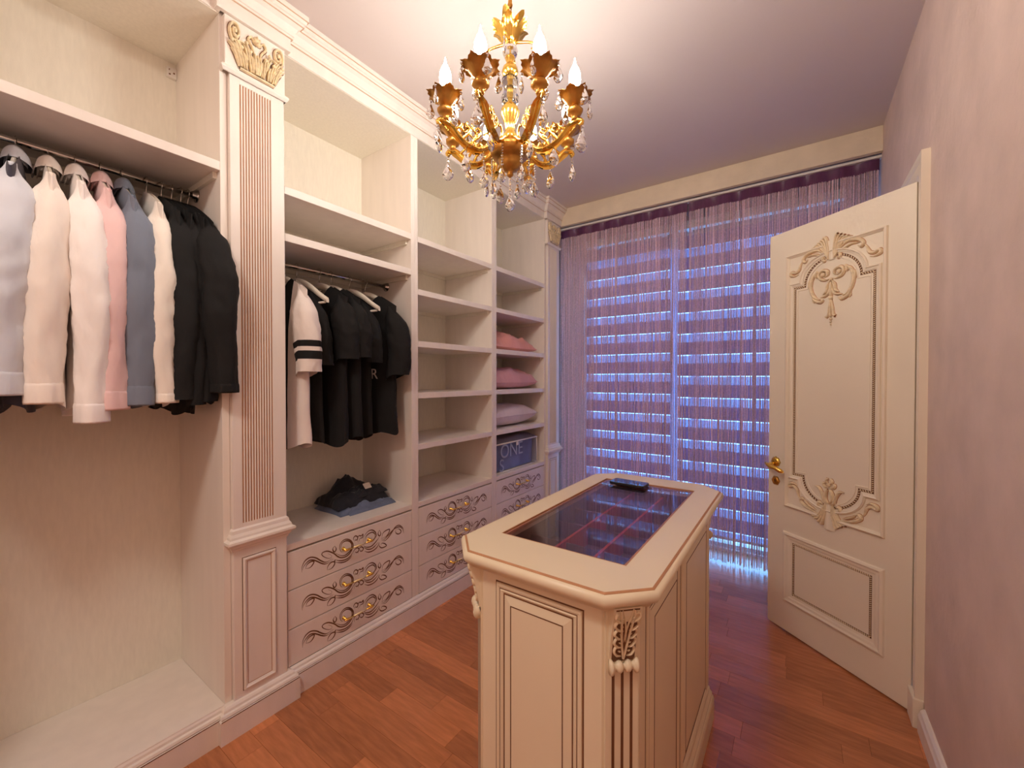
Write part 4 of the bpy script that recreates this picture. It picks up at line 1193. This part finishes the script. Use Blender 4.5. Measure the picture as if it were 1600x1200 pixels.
XR1, ZR1 = -1.914, 2.006
NZ1 = ZR1 - 0.054 - 0.0015
GS = 'long-sleeved garments on the shirt rail'
GH = 'hangers on the shirt rail'
def shirt(y, rz, name, label, hlabel, mt, seed, ghang=GH, **k):
    loc = (XR1, y, NZ1)
    make_hanger(hlabel, loc, rz, ghang, wide=0.15)
    return make_garment(name, label, 'shirt' if name == 'shirt' else 'jumper', loc, rz, GS, mt, seed, **k)
shirt(0.075, R(-6), 'shirt', 'added pale blue shirt at the rail end, there to shade the back panel', 'hanger under the added pale blue shirt at the rail end', F_PALE, 31, collar=True, cuff=0.055, thick=0.040, sl_r=0.05)  # extra shirt added so its shadow evens the back panel shading
shirt(0.168, R(-8), 'shirt', 'pale grey-blue shirt with dark navy body beside the cream shirt', 'hanger under the grey-blue and navy shirt', F_PALE, 11, body_mat=F_NAVY, collar=True, cuff=0.06, thick=0.034, sl_r=0.052, sl_len=0.635, splay=0.03, lean=-0.03)
shirt(0.232, R(-5), 'shirt', 'cream linen shirt between the grey-blue and the white shirts', 'hanger under the cream linen shirt', F_CREAM, 12, collar=True, cuff=0.055, sl_len=0.665, sl_r=0.040, thick=0.024, splay=0.03, lean=-0.02)
shirt(0.290, R(-4), 'shirt', 'white linen shirt with the longest sleeve, beside the pink shirt', 'hanger under the white linen shirt', F_WHITE, 13, collar=True, cuff=0.055, sl_len=0.725, sl_r=0.041, thick=0.024, splay=0.035, lean=0.012)
shirt(0.348, R(-4), 'shirt', 'pale pink long-sleeved shirt', 'hanger under the pale pink shirt', F_PINK, 14, collar=True, cuff=0.055, sl_len=0.69, sl_r=0.040, thick=0.026, splay=0.03)
shirt(0.402, R(-3), 'shirt', 'slate-blue denim shirt beside the pink shirt', 'hanger under the slate-blue denim shirt', F_SLATE, 15, collar=True, cuff=0.06, sl_len=0.675, sl_r=0.042, thick=0.026, splay=0.03)
shirt(0.466, R(-2), 'knit_jumper', 'off-white long-sleeved top against the black garments', 'hanger under the off-white top', F_OFFW, 16, sl_len=0.70, sl_r=0.034, thick=0.022, splay=0.035, cuff=0.03)
BL = 'hangers under the black long-sleeved tops'
shirt(0.508, R(-1), 'black_jumper', 'black long-sleeved top right behind the off-white top', 'pale hanger inside the black jumper right behind the off-white top', F_BLACK, 17, BL, sl_len=0.72, sl_r=0.042, thick=0.026, splay=0.035)
shirt(0.538, R(0), 'black_jumper', 'black long-sleeved top third from the pilaster', 'pale hanger inside the black jumper third from the pilaster', F_BLACK, 18, BL, sl_len=0.74, sl_r=0.038, thick=0.024, length=0.76, splay=0.03)
shirt(0.566, R(2), 'black_jumper', 'black long-sleeved top second from the pilaster', 'pale hanger inside the black jumper second from the pilaster', F_BLACK, 19, BL, sl_len=0.73, sl_r=0.036, thick=0.022, splay=0.03)
shirt(0.588, R(4), 'black_sweatshirt', 'black sweatshirt whose sleeve overlaps the fluted pilaster', 'pale hanger inside the black sweatshirt overlapping the fluted pilaster', F_BLACK, 20, BL, sl_len=0.67, sl_r=0.046, thick=0.018, splay=0.075, cuff=0.03, length=0.71, lean=0.01, drop=0.11)

XR2, ZR2 = -1.904, 1.816
NZ2 = ZR2 - 0.054 - 0.0015
GT = 'T-shirts on the shorter rail'
GH2 = 'white hangers on the T-shirt rail'
def tee(y, rz, label, hlabel, mt, seed, hx=0.0, **k):
    loc = (XR2, y, NZ2)
    make_hanger(hlabel, loc, rz, GH2, wide=0.2 if 'bare tip' in hlabel else 0.155)
    return make_garment('t_shirt', label, 'T-shirt', loc, rz, GT, mt, seed, short=True, sl_r=0.043, neck=0.085, **k)
tee(0.925, R(3), 'white and black T-shirt with two black stripes round the sleeve', 'white hanger in the striped-sleeve T-shirt', F_TEEW, 41, length=0.745, sl_len=0.43, thick=0.034, split=(0.10, F_BLACK),
    bands=[(0.66, 0.72, F_BLACK), (0.76, 0.86, F_BLACK)], splay=0.03)
tee(0.995, R(10), 'black T-shirt slipping off the hanger next to the striped-sleeve T-shirt', 'white hanger with bare tip next to the striped-sleeve T-shirt', F_BLACK, 42, length=0.745, sl_len=0.40, thick=0.030, xoff=-0.045, drop=0.12)
tee(1.105, R(6), 'second black T-shirt along from the striped-sleeve T-shirt', 'second white hanger along among the black T-shirts', F_BLACK, 43, length=0.76, sl_len=0.37, thick=0.036)
tee(1.165, R(8), 'third black T-shirt along from the striped-sleeve T-shirt', 'third white hanger along among the black T-shirts', F_BLACK, 44, length=0.745, sl_len=0.36, thick=0.036)
tee(1.268, R(10), 'fourth black T-shirt along, hanging just before the lettered one', 'white hanger with bare tip before the lettered black T-shirt', F_BLACK, 45, length=0.75, sl_len=0.38, thick=0.036, xoff=-0.05, drop=0.12)
kt = tee(1.362, R(14), 'black T-shirt with a white letter R, nearest the empty shelf bay', 'white hanger in the lettered black T-shirt', F_BLACK, 46, length=0.74, sl_len=0.44, thick=0.036, splay=0.035)
# letter print
def letter(txt, size, parent, loc, rot, mt, name='letter_print'):
    cu = bpy.data.curves.new(name, 'FONT')
    cu.body = txt; cu.size = size; cu.extrude = 0.0006
    cu.materials.append(mt)
    tmp = bpy.data.objects.new(name + '_tmp', cu); COL.objects.link(tmp)
    dg = bpy.context.evaluated_depsgraph_get()
    me = bpy.data.meshes.new_from_object(tmp.evaluated_get(dg))
    bpy.data.objects.remove(tmp); bpy.data.curves.remove(cu)
    o = bpy.data.objects.new(name, me); COL.objects.link(o)
    o.parent = parent; o.location = loc; o.rotation_euler = rot
    ORG[o.name] = Vector((0, 0, 0))
    return o
M_PRINT = M('white_print', s(205, 200, 196), 0.6)
letter('R', 0.075, kt, (0.085, -0.062, -0.46), (R(90), 0, 0), M_PRINT)

# folded clothes on the counter shelf
def lump(x0, x1, y0, y1, h, seed, hz=None, n=26, rough=0.25):
    P = []
    def hh(a, b2):
        e = (1 - abs(a) ** 5) * (1 - abs(b2) ** 5)
        return max(0, e) ** 0.35
    top, botm = [], []
    for j in range(n):
        b2 = -1 + 2 * j / (n - 1); r1, r2 = [], []
        for i in range(n):
            a = -1 + 2 * i / (n - 1)
            wob = 1 + 0.07 * nz(a, b2, 0, 1.6, seed)
            x = (x0 + x1) / 2 + (x1 - x0) / 2 * a * wob; y_ = (y0 + y1) / 2 + (y1 - y0) / 2 * b2 * (1 + 0.07 * nz(b2, a, 3, 1.6, seed))
            z = h * hh(a, b2) * (1 + rough * nz(a, b2, 0, 2.4, seed) + rough * 0.8 * nz(a, b2, 5, 6, seed))
            if hz: z += hz(a, b2) * hh(a, b2)
            r1.append((x, y_, max(0.0, z))); r2.append((x, y_, 0.0))
        top.append(r1); botm.append(r2[::-1])
    mb = MB(); mb.grid(top, n, n); mb.grid(botm, n, n)
    return mb
z0 = 0.6245
def shift(mb, dx, dy, dz):
    mb.v = [(a + dx, b2 + dy, c + dz) for a, b2, c in mb.v]; return mb
j = thing('folded_jeans', 'folded grey-blue jeans under the dark top on the counter shelf', 'jeans', (-1.94, 1.33, z0))
part('cloth_body', shift(lump(-2.06, -1.82, 1.16, 1.49, 0.034, 3, rough=0.5), 0, 0, z0), F_JEAN, j)
part('leg_fold', shift(lump(-1.92, -1.80, 1.20, 1.48, 0.020, 5, rough=0.6), 0, 0, z0), F_JEAN, j)
k2 = thing('folded_jumper', 'crumpled dark navy jumper on the folded jeans', 'jumper', (-1.95, 1.31, z0 + 0.026))
part('cloth_body', shift(lump(-2.075, -1.850, 1.165, 1.468, 0.050, 8, hz=lambda a, b2: 0.075 * math.exp(-((a + 0.45) ** 2 * 4 + (b2 + 0.0) ** 2 * 5)), rough=0.55), 0, 0, z0 + 0.024), F_DNAVY, k2)
part('folded_sleeve', shift(lump(-1.96, -1.86, 1.27, 1.47, 0.030, 9, rough=0.6), 0, 0, z0 + 0.058), F_DNAVY, k2)
mb = MB().add([(-1.872, 1.335, z0 + 0.096), (-1.868, 1.372, z0 + 0.098), (-1.905, 1.382, z0 + 0.116), (-1.909, 1.345, z0 + 0.113), (-1.873, 1.335, z0 + 0.093), (-1.869, 1.372, z0 + 0.095), (-1.906, 1.382, z0 + 0.113), (-1.910, 1.345, z0 + 0.110)],
              [(0, 1, 2, 3), (7, 6, 5, 4), (0, 4, 5, 1), (1, 5, 6, 2), (2, 6, 7, 3), (3, 7, 4, 0)])
part('neck_label', mb, F_CREAM, k2)

# pillows
def pillow(name, label, mt, x0, x1, y0, y1, z, h, seed, pipe=False, rough=0.12, tilt=0.0, mid=0.5):
    n = 30
    cx, cy = (x0 + x1) / 2, (y0 + y1) / 2
    t = thing(name, label, 'pillow', (cx, cy, z), group='pillows on the shelves by the curtain')
    def pt(a, b2, sg):
        e = max(0, (1 - abs(a) ** 2.6)) * max(0, (1 - abs(b2) ** 2.6))
        pull = 1 - 0.07 * (1 - abs(a) ** 2) * abs(b2) ** 3 if True else 1
        x = cx + (x1 - x0) / 2 * a * (1 - 0.06 * (1 - b2 * b2) * abs(a) ** 3)
        y_ = cy + (y1 - y0) / 2 * b2 * (1 - 0.06 * (1 - a * a) * abs(b2) ** 3)
        hh = h / 2 * e ** 0.42
        zz = sg * hh * (2 * (1 - mid) if sg > 0 else 2 * mid)
        w = rough * h * (nz(a, b2, sg, 2.2, seed) + 0.6 * nz(a, b2, sg + 4, 6, seed)) * min(1, 3 * e ** 0.5)
        if sg > 0: zz += w
        else: zz = max(zz, -h * mid)
        return (x, y_, z + h * mid + zz + tilt * a * 0.02)
    mb = MB()
    mb.grid([[pt(-1 + 2 * i / (n - 1), -1 + 2 * j_ / (n - 1), 1) for i in range(n)] for j_ in range(n)], n, n)
    mb.grid([[pt(1 - 2 * i / (n - 1), -1 + 2 * j_ / (n - 1), -1) for i in range(n)] for j_ in range(n)], n, n)
    part('pillow_body', mb, mt, t)
    if pipe:
        pts = [pt(a, b2, 0.0) for a, b2 in [(-1 + 2 * k / 16, -1) for k in range(16)] + [(1, -1 + 2 * k / 16) for k in range(16)] + [(1 - 2 * k / 16, 1) for k in range(16)] + [(-1, 1 - 2 * k / 16) for k in range(17)]]
        part('piping', MB().tube(pts, 0.0032, 6, caps=False), mt, t)
F_P1 = cloth('salmon_pillow', s(226, 158, 150)); F_P2 = cloth('rose_pillow', s(214, 158, 164)); F_P3 = cloth('white_pillow', s(222, 205, 208))
pillow('pillow', 'crumpled salmon pink pillow on the upper shelf', F_P1, -2.10, -1.735, 2.285, 2.862, 1.5075, 0.125, 1, rough=0.30, mid=0.2)
pillow('pillow', 'rose pink pillow on the shelf above the white pillow', F_P2, -2.10, -1.735, 2.285, 2.868, 1.2245, 0.16, 2, rough=0.14, mid=0.3)
pillow('pillow', 'plump white pillow with piped edge', F_P3, -2.10, -1.735, 2.275, 2.862, 0.9425, 0.165, 3, pipe=True, rough=0.05)
# storage bag
sb = thing('storage_bag', 'clear zipped storage bag holding blue bedding', 'storage bag', (-1.92, 2.56, 0.6245))
bx0_, bx1_, by0_, by1_, bz0, bz1 = -2.10, -1.735, 2.285, 2.850, 0.6245, 0.842
M_BAG = mat_mix('clear_vinyl', [('t', (0.86, 0.88, 0.95), 1), ('d', s(190, 190, 205), 0.16)])
M_BLUE = cloth('blue_bedding', s(112, 128, 176), var=0.3)
mb = MB()
NB = 20
rows = []
for jz in range(8):
    f = jz / 7; zz = bz0 + 0.012 + (bz1 - 0.03 - bz0) * f
    rws = []
    for a in range(40):
        q = 2 * PI * a / 40
        ca, sa = math.cos(q), math.sin(q)
        ex = 0.26
        px = (bx0_ + bx1_) / 2 + ((bx1_ - bx0_) / 2 - 0.012) * math.copysign(abs(ca) ** ex, ca) * (1 - 0.02 * math.cos(PI * (f - 0.5)) ** 2 * 0)
        py = (by0_ + by1_) / 2 + ((by1_ - by0_) / 2 - 0.012) * math.copysign(abs(sa) ** ex, sa)
        k_ = 0.006 * nz(px * 5, py * 5, zz * 5, 2.0, 4)
        rws.append((px + k_ * ca, py + k_ * sa, zz))
    rows.append(rws)
mb.grid(rows, 40, 8, True); mb.add(rows[-1], [tuple(range(40))]); mb.add(rows[0], [tuple(range(40))[::-1]])
part('bedding', mb, M_BLUE, sb)
mb = MB()
mb.add([(bx1_, by0_, bz0 + 0.008), (bx1_, by1_, bz0 + 0.008), (bx1_, by1_ - 0.006, bz1 - 0.012), (bx1_, by0_ + 0.006, bz1 - 0.012)], [(0, 1, 2, 3)])
mb.add([(bx0_, by1_, bz0 + 0.008), (bx1_, by1_, bz0 + 0.008), (bx1_, by1_ - 0.006, bz1 - 0.012), (bx0_, by1_ - 0.006, bz1 - 0.012)], [(3, 2, 1, 0)])
mb.add([(bx0_, by0_, bz0 + 0.008), (bx1_, by0_, bz0 + 0.008), (bx1_, by0_ + 0.006, bz1 - 0.012), (bx0_, by0_ + 0.006, bz1 - 0.012)], [(0, 1, 2, 3)])
part('clear_wall', mb, M_BAG, sb)
mb = MB()
for zz in (bz0 + 0.006, bz1 - 0.010):
    mb.tube([(bx1_ + 0.001, by0_, zz), (bx1_ + 0.001, by1_, zz), (bx0_, by1_, zz)], 0.0055, 6)
mb.tube([(bx1_, by1_, bz0 + 0.008), (bx1_, by1_ - 0.006, bz1 - 0.010)], 0.004, 6)
part('piping', mb, M_WHITE, sb)
part('lid', shift(lump(bx0_, bx1_, by0_, by1_, 0.045, 6, rough=0.2), 0, 0, bz1 - 0.012), M('grey_lid', s(120, 112, 122), 0.7), sb)
part('zip_pull', box((bx1_ + 0.002, 2.548, bz1 - 0.040), (bx1_ + 0.008, 2.572, bz1 - 0.006)), M_WHITE, sb, bevel=0.002)
M_FAINT = M('faint_print', s(158, 168, 198), 0.6)
o = letter('ONE', 0.14, sb, (bx1_ + 0.0025 + 1.92, 2.345 - 2.56, 0.730 - 0.6245), (R(90), 0, R(90)), M_FAINT, 'printed_lettering')
o = letter('S', 0.13, sb, (bx1_ + 0.0025 + 1.92, 2.335 - 2.56, 0.634 - 0.6245), (R(90), 0, R(90)), M_FAINT, 'printed_lettering')
